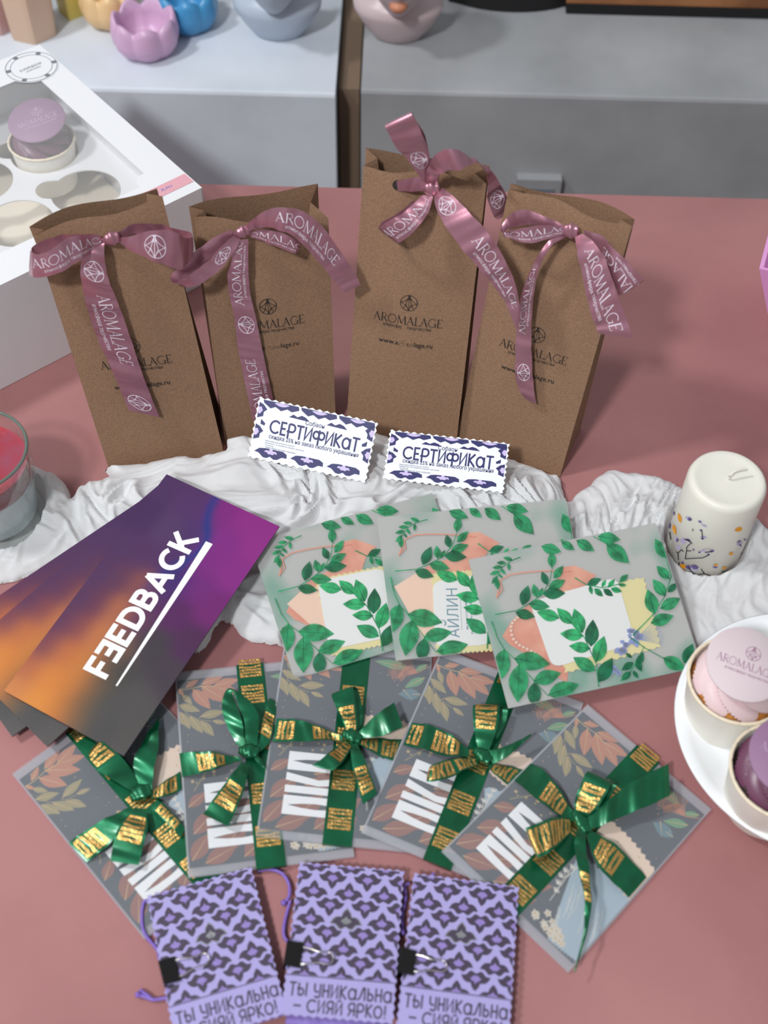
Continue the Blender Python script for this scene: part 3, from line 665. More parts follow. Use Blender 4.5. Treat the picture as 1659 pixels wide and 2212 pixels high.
# ---------------------------------------------------------------- FEEDBACK envelopes
c2 = crop(.38578, 0, 880)
FQ = [(c2(910, 360), c2(1530, 655), c2(730, 1965), c2(45, 1605))]
fz = [(.0165, .0365)]
def sheet_px(q, zb, zt): return Sheet(gp(*q[0], zt), gp(*q[1], zt), gp(*q[2], zb), gp(*q[3], zb))
f1 = sheet_px(FQ[0], .0170, .0370)
FW, FH = f1.w, f1.h
def second(q, zb, zt): return sheet_px(q, zb, zt).fix(FW, FH)
def fan(base, piv_u, piv_v, deg, dz):
    a = math.radians(deg); pv = base.Q(piv_u, piv_v, 0); R = Matrix.Rotation(a, 3, base.n); q = Sheet.__new__(Sheet)
    q.ex, q.ey, q.n = R @ base.ex, R @ base.ey, base.n; q.w, q.h = base.w, base.h; q.O = pv + R @ (base.O-pv) + Vector((0, 0, dz)); q.ctr = q.Q(.5, .5); return q
f2 = fan(f1, .03, .012, -14.0, -.0034); f3 = fan(f1, .03, .03, -21.5, -.0066)
CP = [(.05, .03, (74, 46, 92)), (.3, .03, (80, 48, 98)), (.40, .06, (78, 46, 100)), (.54, .04, (128, 34, 124)), (.8, .03, (140, 40, 130)), (.97, .1, (142, 42, 132)),
 (.05, .2, (70, 40, 88)), (.3, .2, (82, 54, 98)), (.48, .16, (74, 46, 104)), (.68, .15, (128, 38, 130)), (.9, .25, (134, 38, 130)), (.70, .25, (124, 36, 126)),
 (.05, .33, (76, 44, 90)), (.25, .34, (80, 44, 90)), (.44, .31, (78, 44, 98)), (.56, .36, (56, 36, 110)), (.75, .35, (110, 32, 116)), (.95, .4, (112, 28, 108)),
 (.05, .46, (78, 44, 88)), (.2, .45, (92, 48, 80)), (.37, .44, (138, 78, 72)), (.50, .44, (72, 36, 98)), (.7, .48, (84, 26, 88)), (.95, .55, (74, 30, 76)),
 (.05, .58, (80, 42, 84)), (.18, .57, (100, 46, 74)), (.34, .57, (178, 104, 68)), (.50, .56, (92, 48, 82)), (.7, .62, (58, 50, 60)), (.95, .7, (62, 50, 62)),
 (.04, .68, (84, 40, 80)), (.17, .68, (132, 62, 66)), (.34, .68, (196, 116, 62)), (.50, .68, (112, 78, 64)), (.62, .76, (58, 56, 56)), (.85, .82, (72, 68, 68)),
 (.05, .79, (116, 52, 70)), (.2, .79, (192, 106, 50)), (.38, .80, (200, 120, 46)), (.51, .80, (98, 76, 52)), (.7, .9, (66, 64, 63)), (.97, .95, (70, 66, 64)),
 (.05, .89, (176, 92, 54)), (.2, .89, (212, 126, 40)), (.39, .89, (202, 118, 36)), (.51, .90, (96, 74, 50)),
 (.05, .98, (204, 124, 56)), (.25, .98, (218, 134, 36)), (.42, .98, (200, 116, 30)), (.54, .98, (100, 76, 48)), (.75, .98, (60, 58, 58))]
BLUE = catmull([Vector(p) for p in ((.445, -.03), (.46, .05), (.51, .11), (.575, .16), (.595, .215), (.545, .285), (.475, .35), (.43, .42), (.40, .48))], 6)
_bl = np.array([(p.x, p.y*1.9) for p in BLUE]); _bc = np.array(lin(34, 48, 122)[:3])
_cp = np.array([(u*1.0, v*1.9) for u, v, c in CP]); _cc = np.array([lin(*c)[:3] for u, v, c in CP])*.86
def feed_col(u, v):
    d = ((_cp[:, 0]-u)**2+(_cp[:, 1]-v*1.9)**2)+.0012; w = np.exp(-(d-.0012)/(2*.075**2))+1e-9; c = (w[:, None]*_cc).sum(0)/w.sum()
    q = np.hypot(_bl[:, 0]-u, _bl[:, 1]-v*1.9); f = math.exp(-(q.min()/.036)**2)*min(1, max(0, (.50-v)/.22))*.95; return c*(1-f)+_bc*f
t = M['feed'] = mat('gradient_print', (1, 1, 1, 1), .38, .4); at = N(t, 'ShaderNodeAttribute', attribute_name='print_colour'); lk(t, at.outputs[0], t.node_tree.nodes['Principled BSDF'].inputs['Base Color'])
b = t.node_tree.nodes['Principled BSDF']; n = N(t, 'ShaderNodeTexNoise', Scale=1500.0); lk(t, coords(t), n.inputs['Vector']); bp = N(t, 'ShaderNodeBump', Strength=.12, Distance=.0005); lk(t, n.outputs[0], bp.inputs['Height']); lk(t, bp.outputs[0], b.inputs['Normal'])
def feedback(sh, label):
    mb = MB(); nu, nv = 36, 72; th = .0012
    P = [[sh.Q(i/nu, j/nv) for j in range(nv+1)] for i in range(nu+1)]; mb.grid(P, 0)
    ntop = len(mb.v)
    mb.grid([[sh.Q(i, j, -th) for j in (0, 1)] for i in (0, 1)], 1, flip=True)
    c4 = [(0, 0), (1, 0), (1, 1), (0, 1)]
    for k in range(4):
        a, c = c4[k], c4[(k+1) % 4]; mb.add([sh.Q(*a), sh.Q(*c), sh.Q(*c, -th), sh.Q(*a, -th)], [(0, 1, 2, 3)], 1)
    # word reads up the long side; letter tops face the left edge
    p0 = f1.loc(*c2(600, 1530)); p1 = f1.loc(*c2(1128, 735)); q0 = f1.loc(*c2(455, 1460))
    L = math.hypot(p1[0]-p0[0], p1[1]-p0[1]); Hh = math.hypot(q0[0]-p0[0], q0[1]-p0[1]); dx, dy = (p1[0]-p0[0])/L, (p1[1]-p0[1])/L
    xs = [a[0] for a in FEED[0]]; ys = [a[1] for a in FEED[0]]; Wd = max(xs)-min(xs); Ht = max(ys)-min(ys)
    def Mw(x, y, h): X = (x-min(xs))*L/Wd; Y = (y-min(ys))*Hh/Ht; return sh.M(p0[0]+dx*X+dy*Y, p0[1]+dy*X-dx*Y, h)
    mb.faces2(FEED, Mw, 2, .00012)
    u0, u1 = f1.loc(*c2(652, 1560)), f1.loc(*c2(1172, 758))
    mb.faces2(seg([u0, u1], [.0012, .0056]), lambda x, y, h: sh.M(x, y, h), 2, .00012)
    o = mb.build('feedback_envelope', [M['feed'], M['plum'], M['a_white']], None, False, org=sh.ctr)
    ca = o.data.color_attributes.new('print_colour', 'FLOAT_COLOR', 'POINT'); k = 0
    for i in range(nu+1):
        for j in range(nv+1):
            c = feed_col(i/nu, j/nv); ca.data[k].color = (c[0], c[1], c[2], 1); k += 1
    return tag(o, label, 'envelope', 'fanned gradient envelopes')
feedback(f1, 'top envelope of the fan with FEEDBACK in white on purple orange print')
feedback(f2, 'middle envelope of the purple orange fan, mostly covered, bottom dark corner showing')
feedback(f3, 'lowest envelope of the purple orange fan, running off the left edge')

# ---------------------------------------------------------------- green leaf vellum envelopes with contents
c4 = crop(.40929, 980, 1040); c3 = crop(.30139, 540, 1040)
EQ = [(((541.5, 1168), (933, 1062.6), (1044, 1347), (638, 1468)), .0085, .0310), (((815, 1115), (1230.5, 1072), (1276.7, 1383.8), (849.5, 1428)), .0115, .0385), (((1013.6, 1212), (1423, 1130), (1513, 1437), (1096, 1525)), .0145, .0440)]
ES = [sheet_px(*q).fix(.1395, .1075) for q in EQ]
E3 = ES[2]
def E(x, y): return E3.uv(*c4(x, y))
LEAVES = [  # (base, tip, shade) read off the right-hand envelope
 ((325, 690), (430, 715), 2), ((395, 645), (508, 662), 1), ((362, 655), (393, 548), 2), ((438, 612), (420, 540), 1), ((470, 592), (590, 590), 2), ((500, 565), (590, 520), 1), ((492, 545), (465, 475), 2), ((528, 512), (578, 445), 1), ((517, 455), (518, 368), 1), ((450, 610), (470, 560), 1),
 ((310, 415), (260, 400), 1), ((275, 430), (225, 430), 1), ((255, 452), (203, 456), 1), ((240, 475), (190, 492), 1), ((230, 500), (200, 542), 1), ((226, 512), (234, 572), 1), ((250, 462), (272, 492), 1), ((290, 432), (292, 472), 1), ((238, 490), (258, 512), 1),
 ((556, 722), (438, 688), 0), ((625, 752), (545, 668), 0), ((680, 800), (635, 670), 0), ((724, 872), (735, 728), 2), ((685, 815), (560, 803), 0), ((722, 882), (608, 868), 0), ((750, 955), (795, 815), 0), ((748, 1000), (630, 928), 1), ((765, 1060), (838, 930), 2),
 ((268, 885), (228, 1068), 1), ((318, 935), (510, 965), 1), ((345, 965), (338, 1168), 1), ((425, 1060), (425, 1200), 3), ((420, 1055), (568, 1010), 1), ((498, 1128), (662, 1070), 1),
 ((1122, 405), (1062, 303), 1), ((1138, 515), (1070, 445), 1), ((1118, 605), (1050, 515), 1), ((1062, 700), (1022, 568), 1), ((1090, 672), (1198, 615), 1), ((1040, 748), (1162, 708), 1), ((1130, 585), (1180, 535), 3),
 ((705, 548), (778, 512), 2), ((718, 550), (730, 598), 1), ((742, 565), (788, 608), 1), ((782, 558), (803, 518), 0), ((790, 568), (842, 606), 3), ((815, 560), (850, 515), 0), ((830, 565), (888, 582), 0), ((870, 545), (912, 548), 1), ((875, 530), (922, 490), 1),
 ((462, 342), (568, 372), 1), ((568, 318), (638, 362), 1), ((648, 310), (742, 368), 1), ((760, 290), (880, 308), 1), ((806, 328), (926, 432), 1),
 ((940, 930), (906, 905), 3), ((948, 955), (885, 998), 3), ((962, 940), (992, 1005), 3), ((972, 970), (1000, 900), 2), ((935, 1005), (883, 1052), 3), ((945, 1000), (975, 1040), 3), ((1105, 930), (1225, 995), 1), ((1215, 960), (1262, 856), 3)]
STEMS = [[(218, 703), (330, 682), (400, 645), (470, 592), (508, 520), (520, 450)], [(352, 400), (300, 420), (258, 452), (230, 500), (226, 540)], [(765, 1085), (752, 965), (690, 825), (610, 735), (550, 708)], [(200, 738), (232, 830), (268, 890), (330, 945), (420, 1050), (500, 1135)], [(945, 812), (1045, 710), (1110, 612), (1148, 500), (1110, 370)], [(638, 508), (700, 545), (785, 562), (870, 543), (905, 505)], [(735, 290), (806, 328)], [(880, 1055), (935, 1000), (975, 930), (1005, 870)], [(930, 822), (1010, 880), (1110, 935), (1200, 975)]]
def leaf_envelope(sh, label):
    mb = MB(); pil = lambda u, v: .0018*math.sin(PI*min(max(u, 0), 1))**.5*math.sin(PI*min(max(v, 0), 1))**.5
    Mq = lambda u, v, h: sh.Q(u, v, h)
    n = 16
    mb.grid([[sh.Q(i/n, j/n, 0) for j in range(n+1)] for i in range(n+1)], 0)
    mb.grid([[sh.Q(i/n, j/n, -.0019) for j in range(n+1)] for i in range(n+1)], 1)
    for c4_ in ([(0, 0), (1, 0)], [(1, 0), (1, 1)], [(1, 1), (0, 1)], [(0, 1), (0, 0)]):
        a, c = c4_; mb.add([sh.Q(*a), sh.Q(*c), sh.Q(*c, -.0019), sh.Q(*a, -.0019)], [(0, 1, 2, 3)], 0)
    clampuv = lambda P: [(min(max(p[0], .002), .998), min(max(p[1], .002), .998)) for p in P]
    for k, (a, c, s_) in enumerate(LEAVES):
        a_, c_ = Vector(a), Vector(c); big = .52 if (c_-a_).length > 60 else .46
        P = clampuv([E(*q) for q in leafp(a, c, big, 7)]); mb.poly(P, Mq, 2+s_, .00012+.00001*(k % 5))
        P = clampuv([E(*q) for q in seg([a, tuple(a_.lerp(c_, .85))], [4, 1])[0]]); mb.add([Mq(u, v, .0002) for u, v in P], [(0, 1, 3, 2)], 4)
    for st in STEMS:
        vf = seg(st, [7]+[5]*(len(st)-2)+[3] if len(st) > 2 else 5); mb.faces2(([*clampuv([E(*q[:2]) for q in vf[0]])], vf[1]), Mq, 3, .00019)
    return tag(mb.build('leaf_envelope', [M['leafvellum'], M['leafback'], M['lg1'], M['lg2'], M['lg3'], M['lg3']], None, False, org=sh.ctr), label, 'envelope', 'frosted envelopes printed with green leaves')
leaf_envelope(ES[0], 'leftmost frosted leaf print envelope, with a blank white card showing inside')
leaf_envelope(ES[1], 'middle frosted leaf print envelope, card with blue lettering showing inside')
leaf_envelope(ES[2], 'rightmost frosted leaf print envelope lying nearest the plate, blue flowers showing')
def rrect(P, r=.06, n=4):                         # rounded quad in uv
    out = []
    for k in range(4):
        a, b_, c = Vector(P[k-1]), Vector(P[k]), Vector(P[(k+1) % 4]); p = b_+(a-b_).normalized()*r; q = b_+(c-b_).normalized()*r
        for i in range(n+1):
            s_ = i/n; out.append(tuple(p*(1-s_)**2+b_*2*s_*(1-s_)+q*s_*s_))
    return out
def zig(a, c, n, amp):
    a, c = Vector(a), Vector(c); d = c-a; p = Vector((-d.y, d.x)).normalized()
    return [tuple(a+d*(i/n)+p*(amp if i % 2 else -amp)) for i in range(n+1)]
def contents(sh, which):
    pos = ['leftmost', 'middle', 'rightmost'][which]
    if which == 0: f = lambda x, y: sh.uv(*c3(x, y)); card = [f(482, 712), f(965, 615), f(1045, 1105), f(568, 1205)]; yl = [f(470, 700), f(1010, 590), f(1080, 1140), f(590, 1250)]
    elif which == 1: f = lambda x, y: sh.uv(*c3(x, y)); card = [f(1308, 715), f(1690, 660), f(1730, 1170), f(1328, 1188)]; yl = [f(1300, 660), f(1720, 620), f(1760, 1210), f(1340, 1235)]
    else: f = lambda x, y: sh.uv(*c4(x, y)); card = [f(400, 635), f(860, 503), f(962, 850), f(522, 985)]; yl = [f(520, 590), f(1005, 505), f(1095, 870), f(590, 1010)]
    Mq = lambda u, v, h: sh.Q(u, v, h)
    mb = MB(); mb.slab(rrect(card), lambda u, v, h: sh.Q(u, v, h-.00025), .0004)
    if which == 1:
        cu = Vector(card[0]).lerp(Vector(card[2]), .5); dirx = (Vector(card[0])-Vector(card[3])); L = dirx.length
        ctr = sh.M(cu.x*sh.w, cu.y*sh.h); up_ = (sh.M(card[0][0]*sh.w, card[0][1]*sh.h)-sh.M(card[3][0]*sh.w, card[3][1]*sh.h)).normalized(); lf = sh.n.cross(up_)
        Mt = lambda x, y, h: ctr + up_*x + lf*y + sh.n*(h-.0002)
        mb.faces2(xf(btext('АЙЛИН', width=.036), 1, 1.1, 0, .0075), Mt, 1); mb.faces2(xf(tiny(.024, .0016, 20, 1), 1, 1, 0, -.0035), Mt, 1); mb.faces2(seg([(-.013, .0004), (.013, .0004)], .00025), Mt, 1); mb.faces2(xf(seg(arc(0, 0, .0022, .0022, 200, 400, 8), [.0001]+[.0005]*7+[.0001]), 1, 1, -.0075, .0135), Mt, 1)
        mb.faces2(xf(tiny(.030, .0016, 25, 2), 1, 1, 0, -.0068), Mt, 1)
    tag(mb.build('note_card', [M['paper'], M['tealink']], None, False, org=sh.Q(*card[0])), ['blank white card inside the leftmost leaf envelope', 'white card with blue lettering inside the middle leaf envelope', 'blank white card inside the rightmost leaf envelope, tilted'][which], 'card')
    mb = MB(); out = zig(yl[0], yl[1], 26, .006)[:-1]+zig(yl[1], yl[2], 20, .006)[:-1]+zig(yl[2], yl[3], 26, .006)[:-1]+zig(yl[3], yl[0], 20, .006)[:-1]
    mb.slab(out, lambda u, v, h: sh.Q(u, v, h-.0008), .0004)
    tag(mb.build('scalloped_card', M['yellowcard'], None, False, org=sh.Q(*yl[0])), 'pale yellow zigzag edged card behind the white card in the %s leaf envelope' % pos, 'card')
    # organza pouch with its drawstring
    g = lambda x, y: E(x, y)
    pt = thing('organza_pouch', 'salmon organza pouch inside the %s leaf envelope' % pos, 'pouch', sh.Q(.3, .6, -.0015), 'salmon pouches inside the leaf envelopes')
    pts = [(258, 815), (300, 745), (380, 660), (520, 590), (575, 450), (640, 440), (755, 492), (700, 540), (640, 700), (600, 1060), (500, 1000), (420, 930), (300, 860)]
    mb = MB(); mb.slab([g(*q) for q in pts], lambda u, v, h: sh.Q(u, v, h-.0013), .0003); 
    mb.build('pouch_body', M['organza'], pt)
    mb = MB(); mb.tube([sh.Q(*g(x, y), -.00055) for x, y in ((228, 615), (240, 560), (245, 520), (300, 490), (380, 478), (455, 472), (540, 470), (620, 470))], .00045, 6); mb.tube([sh.Q(*g(x, y), -.00055) for x, y in ((244, 520), (258, 570), (235, 600))], .00045, 6); mb.build('drawstring', M['salmon'], pt, True)
    if which < 2:
        mb = MB(); ins_ = [(265, 875), (370, 778), (478, 755), (560, 1040), (545, 1110), (440, 1030)] if which == 0 else [(1035, 750), (1255, 615), (1320, 690), (1345, 1110), (1240, 1120)]
        mb.slab([sh.uv(*c3(*p)) for p in ins_], lambda u, v, h: sh.Q(u, v, h-.0009), .0002); mb.build('paper_insert', M['insert'], pt)
    else:
        mb = MB()
        for p in catmull([Vector(q) for q in ((340, 715), (312, 745), (305, 785), (318, 830), (350, 862), (390, 882), (430, 905), (455, 930))], 2):
            c_ = sh.Q(*E(p.x, p.y), -.0007); mb.lathe([(0, -.0005), (.0010, -.0003), (.0013, 0), (.0010, .0003), (0, .0005)], c_, 10)
        mb.build('bead_string', M['insert'], pt, True)
    if which == 2:
        mb = MB(); rng = random.Random(4)
        for k, (x, y, r_) in enumerate(((880, 880, 42), (960, 830, 48), (905, 850, 30), (820, 990, 40), (935, 800, 30), (860, 1000, 30))):
            for j in range(5):
                a = rng.random()*6.28; mb.poly([E(*q) for q in leafp((x, y), (x+r_*math.cos(a), y+r_*math.sin(a)), .7, 6)], lambda u, v, h: sh.Q(u, v, h-.00012), 0)
        for k in range(10):
            a = -.9+k*.13; mb.faces2(([E(*q) for q in seg([(960, 830), (960+150*math.cos(a), 830+110*math.sin(a))], [3, 2])[0]], [(0, 1, 3, 2)]), lambda u, v, h: sh.Q(u, v, h-.00012), 0)
        tag(mb.build('flower_sticker', M['blueflower'], None, False, org=sh.Q(.75, .8)), 'printed blue bellflower sticker inside the rightmost leaf envelope', 'sticker')
for k in range(3): contents(ES[k], k)

# ---------------------------------------------------------------- wrapped cards with green ribbon
c5 = crop(.38578, 0, 1400); c6 = crop(.31947, 370, 1380); c7 = crop(.45810, 780, 1380)
CWD, CHT = .1035, .1455
T = .0026
def card_frame(pts, base):                       # fit a card of fixed size to known corners, then lay it like a shingle
    W4 = [Vector((-CWD/2, CHT/2)), Vector((CWD/2, CHT/2)), Vector((CWD/2, -CHT/2)), Vector((-CWD/2, -CHT/2))]
    pr = [(W4[k], gp(*p, .005).xy) for k, p in enumerate(pts) if p]
    ca = sum((a for a, b_ in pr), Vector((0, 0)))/len(pr); cb = sum((b_ for a, b_ in pr), Vector((0, 0)))/len(pr)
    sn = sum((a-ca).cross(b_-cb) for a, b_ in pr); cs = sum((a-ca).dot(b_-cb) for a, b_ in pr); an = math.atan2(sn, cs)
    R = Matrix.Rotation(an, 2); ctr = cb - R @ ca; P = [R @ w + ctr for w in W4]
    zl, zr = base; P3 = [Vector((q.x, q.y, (zl if k in (0, 3) else zr))) for k, q in enumerate(P)]
    return Sheet(*P3)
CF = [card_frame([(29, 1674), (305, 1479), None, (305, 2000)], (T, T)),
      card_frame([(374, 1454), None, (763, 1854), (416, 1896)], (3.2*T, 1.15*T)),
      card_frame([(621, 1385), (928, 1400), (903, 1851), (559, 1808)], (3.2*T, 1.15*T)),
      card_frame([(956, 1403), (1253, 1519), None, (789, 1799)], (3.2*T, 1.15*T)),
      card_frame([(1269, 1526.6), (1527.6, 1742), (1228, 2105), (965.5, 1838)], (3.2*T, 1.15*T))]
CLAB = ['leftmost green ribboned card, partly under the purple orange envelopes', 'second green ribboned card from the left, its bow forming a tall leaf shaped loop', 'middle green ribboned card, its white block letters showing most clearly',
        'fourth green ribboned card, its slim pointed ribbon end aiming right', 'rightmost green ribboned card, a very long thin ribbon end trailing over it']
def blob(cx, cy, rx, ry, n, amp, seed):
    rng = random.Random(seed); ph = [rng.random()*6.28 for _ in range(4)]
    return [(cx+rx*math.cos(a)*(1+amp*math.sin(5*a+ph[0])+amp*.6*math.sin(11*a+ph[1])), cy+ry*math.sin(a)*(1+amp*math.sin(6*a+ph[2])+amp*.6*math.sin(13*a+ph[3]))) for a in [2*PI*k/n for k in range(n)]]
ART = ['a_navy', 'a_orange', 'a_olive', 'a_green', 'a_teal', 'a_brown', 'a_cream', 'a_blue', 'a_gold', 'a_white', 'a_pale', 'a_line']
ai = {k: i for i, k in enumerate(ART)}
def fur(P0, P1, P2, P3, n, amp):                 # furry outline between four corners (top edge ragged)
    out = []
    for i in range(n+1):
        t_ = i/n; q = Vector(P0).lerp(Vector(P1), t_); out.append((q.x+(amp*.5 if i % 2 else 0), q.y-(amp if i % 2 else 0)-.02*math.sin(PI*t_)))
    for i in range(n+1):
        t_ = i/n; q = Vector(P2).lerp(Vector(P3), t_); out.append((q.x, q.y+(amp*.6 if i % 2 else 0)))
    return out
def card_art(mb, Mq):
    A = CHT/CWD; rng = random.Random(11); lv = [0]
    def put(P, c, z=None): lv[0] += 1; mb.poly([(min(max(u, .0), 1), min(max(v, .0), 1)) for u, v in P], Mq, ai[c], .00003+.0000008*lv[0])
    def lf(b_, t_, c, w=.42):
        P = leafp((b_[0], b_[1]*A), (t_[0], t_[1]*A), w, 7); put([(x, y/A) for x, y in P], c)
        P = seg([(b_[0], b_[1]*A), (t_[0], t_[1]*A)], [.007, .001])[0]; put([(P[0][0], P[0][1]/A), (P[1][0], P[1][1]/A), (P[3][0], P[3][1]/A), (P[2][0], P[2][1]/A)], 'a_gold' if c != 'a_gold' else 'a_brown')
    def ln(P, c, w=.006):
        vf = seg([(x, y*A) for x, y in P], w); lv[0] += 1; mb.faces2(([(min(max(x, 0), 1), min(max(y/A, 0), 1)) for x, y in vf[0]], vf[1]), Mq, ai[c], .00003+.0000008*lv[0])
    # fur shapes
    put(fur((.52, .36), (1.0, .40), (1.0, .62), (.56, .50), 22, .012), 'a_cream')
    put(fur((.60, .60), (1.0, .60), (1.0, .98), (.80, 1.0), 18, .014), 'a_blue')
    put([(.43, .40), (.47, .345), (.54, .36), (.57, .42), (.50, .44)], 'a_cream')
    for k in range(22):
        u = .58+.4*rng.random(); v = .40+.12*rng.random(); ln([(u, v), (u+.05, v+.02), (u+.08, v+.05)], 'a_pale', .003)
    for k in range(22):
        u = .70+.28*rng.random(); v = .66+.3*rng.random(); ln([(u, v), (u+.03, v+.04), (u+.05, v+.09)], 'a_pale', .003)
    # leaf sprays at the top left, read off the rightmost card
    cz = crop(.16275, 1130, 1580); q5 = lambda x, y: (lambda p: ((p[0]-.012)/.976, (p[1]-.045)/.913))(CF[4].uv(*cz(x, y)))
    for b_, t_ in (((700, -90), (690, 100)), ((560, -30), (692, 240)), ((505, 60), (415, 300)), ((545, 180), (490, 462)), ((600, 335), (560, 602)), ((640, 288), (925, 485)), ((708, 450), (812, 610)), ((470, -60), (395, 190)), ((430, -140), (380, 40))): lf(q5(*b_), q5(*t_), 'a_olive', .40)
    ln([q5(*p) for p in ((640, -120), (545, 120), (580, 280), (690, 440))], 'a_olive', .005)
    for b_, t_ in (((855, -40), (808, 320)), ((968, 10), (1052, 448)), ((1085, 160), (1255, 470)), ((1075, 140), (1400, 335)), ((985, 5), (1285, 140)), ((800, -120), (1010, -70)), ((720, -180), (700, -60))): lf(q5(*b_), q5(*t_), 'a_orange', .42)
    ln([q5(*p) for p in ((640, -240), (800, -90), (960, 20), (1080, 150))], 'a_gold', .006)
    # right upper sprigs
    lf((.86, .05), (.62, .03), 'a_green', .30); lf((.97, .10), (.84, .17), 'a_green', .4); lf((.98, .02), (.90, .07), 'a_green'); lf((.95, .2), (.80, .21), 'a_teal', .6); lf((.83, .18), (.9, .24), 'a_teal', .6)
    for k in range(16):
        a = 2.5+k*.12; x0, y0 = .92, .075; x1, y1 = x0+.10*math.cos(a), y0+.045*math.sin(a); x2, y2 = x0+.2*math.cos(a+.15), y0+.10*math.sin(a+.15)
        ln([(x0, y0), (x1, y1), (x2, y2)], 'a_orange', .004); ln([(x1, y1), (x1-.03, y1+.035)], 'a_orange', .004); ln([(x1+.5*(x2-x1), y1+.5*(y2-y1)), (x2+.02, y2+.02)], 'a_orange', .004)
    ln([(1, .03), (.92, .075)], 'a_orange', .007)
    # dill like sprig on the left, lower leaves and flowers
    for k in range(26):
        u = .05+.3*rng.random(); v = .46+.12*rng.random(); r_ = .006+.008*rng.random(); put([(u+r_*math.cos(a), v+r_/A*math.sin(a)) for a in [j*1.047 for j in range(6)]], 'a_gold' if k % 3 else 'a_olive')
    ln([(.06, .62), (.14, .53), (.3, .46)], 'a_olive', .006)
    for b_, t_ in (((.02, .70), (.14, .63)), ((.30, .70), (.52, .66)), ((.25, .76), (.44, .73)), ((.04, .84), (.2, .72)), ((.02, .97), (.14, .84)), ((.18, .95), (.38, .80)), ((.34, .98), (.56, .84)), ((.45, .90), (.62, .80)), ((.10, .99), (.30, .92)), ((.5, .99), (.60, .90))): lf(b_, t_, 'a_brown', .5)
    for k in range(7):
        u, v = .63+.025*math.cos(k*.9), .60+.035*k; ln([(.66, .86), (.64, .72), (u, v)], 'a_pale', .004)
        for j in range(5): a = -2.4+j*.45; ln([(u, v), (u+.03*math.cos(a), v+.022*math.sin(a))], 'a_pale', .006)
    for k in range(20):
        u, v = .64+.24*rng.random(), .91+.07*rng.random()
        for j in range(5): a = j*1.257; lf((u, v), (u+.028*math.cos(a), v+.02*math.sin(a)), 'a_pale', .6)
    for k in range(40):
        u, v = rng.random(), rng.random()*.5; r_ = .003+.003*rng.random(); put([(u+r_*math.cos(a), v+r_/A*math.sin(a)) for a in (0, 1.57, 3.14, 4.71)], 'a_gold')
    # white block letters reading up the left side
    lv[0] += 3
    w_ = BLOCK; L = .33*CHT/1.14; Hh = .42*CWD
    mb.faces2(w_, lambda x, y, h: Mq((.335*CWD - y*Hh)/CWD, (.755*CHT - x*L)/CHT, h), ai['a_white'], .00006+.0000008*lv[0])
GOLDW = xf(BLOCK, .84, .80)
def wrapped_card(i):
    sh = CF[i]; t = thing('ribboned_card', CLAB[i], 'card', Vector((sh.ctr.x, sh.ctr.y, 0)), 'cards in frosted sleeves tied with green ribbon')
    th = T-.0006; mb = MB(); ins = (.012, .045, .988, .958)
    mb.slab(rect(*ins), lambda u, v, h: sh.Q(u, v, h-.0005), .0012, 0); card_art(mb, lambda u, v, h: sh.Q(ins[0]+u*(ins[2]-ins[0]), ins[1]+v*(ins[3]-ins[1]), h-.0005))
    mb.build('printed_card', [M[k] for k in ART], t)
    mb = MB(); mb.poly(rect(0, 0, 1, 1), sh.Q, 0, 0); mb.poly(rect(0, 0, 1, 1), sh.Q, 1, -th)
    for a, c in (((0, 0), (1, 0)), ((1, 0), (1, 1)), ((1, 1), (0, 1)), ((0, 1), (0, 0))): mb.add([sh.Q(*a), sh.Q(*c), sh.Q(*c, -th), sh.Q(*a, -th)], [(0, 1, 2, 3)], 0)
    mb.build('frosted_sleeve', [M['sleeve'], M['sleeve_back']], t)
    # flat band round the card
    u0, u1 = .405, .585; mb = MB(); g = .0003
    pr = [(-.004, -th-g), (-.004, g), (1.004, g), (1.004, -th-g)]
    L_ = [sh.Q(u0, v, h) for v, h in pr]; R_ = [sh.Q(u1, v, h) for v, h in pr]
    mb.grid([L_, R_]); mb.grid([[sh.Q(u0, v, h-.00025) if 0 < k < 3 else sh.Q(u0, v*.98+.01, h+.0001) for k, (v, h) in enumerate(pr)], [sh.Q(u1, v, h-.00025) if 0 < k < 3 else sh.Q(u1, v*.98+.01, h+.0001) for k, (v, h) in enumerate(pr)]], flip=True)
    cyc = [.02, .27, .49, .70, .885] if i != 1 else [.02, .16, .40, .66, .86]
    for c in cyc:
        ss = .0146; mb.faces2(GOLDW, lambda x, y, h: sh.M(((u0+u1)/2)*sh.w - y*.0186, c*sh.h - x*ss, h), 1, g+.0001)
    mb.build('ribbon_band', [M['green'], M['gold']], t)
    return t, sh
G_ = fine(GOLDW, .13)
cards = [wrapped_card(i) for i in range(5)]
def bow(i, tr, kn, parts): return pieces(*cards[i], tr, kn, parts, M['green'], 'ribbon_bow', ink=M['gold'])
RWS = RW; RW = .0186
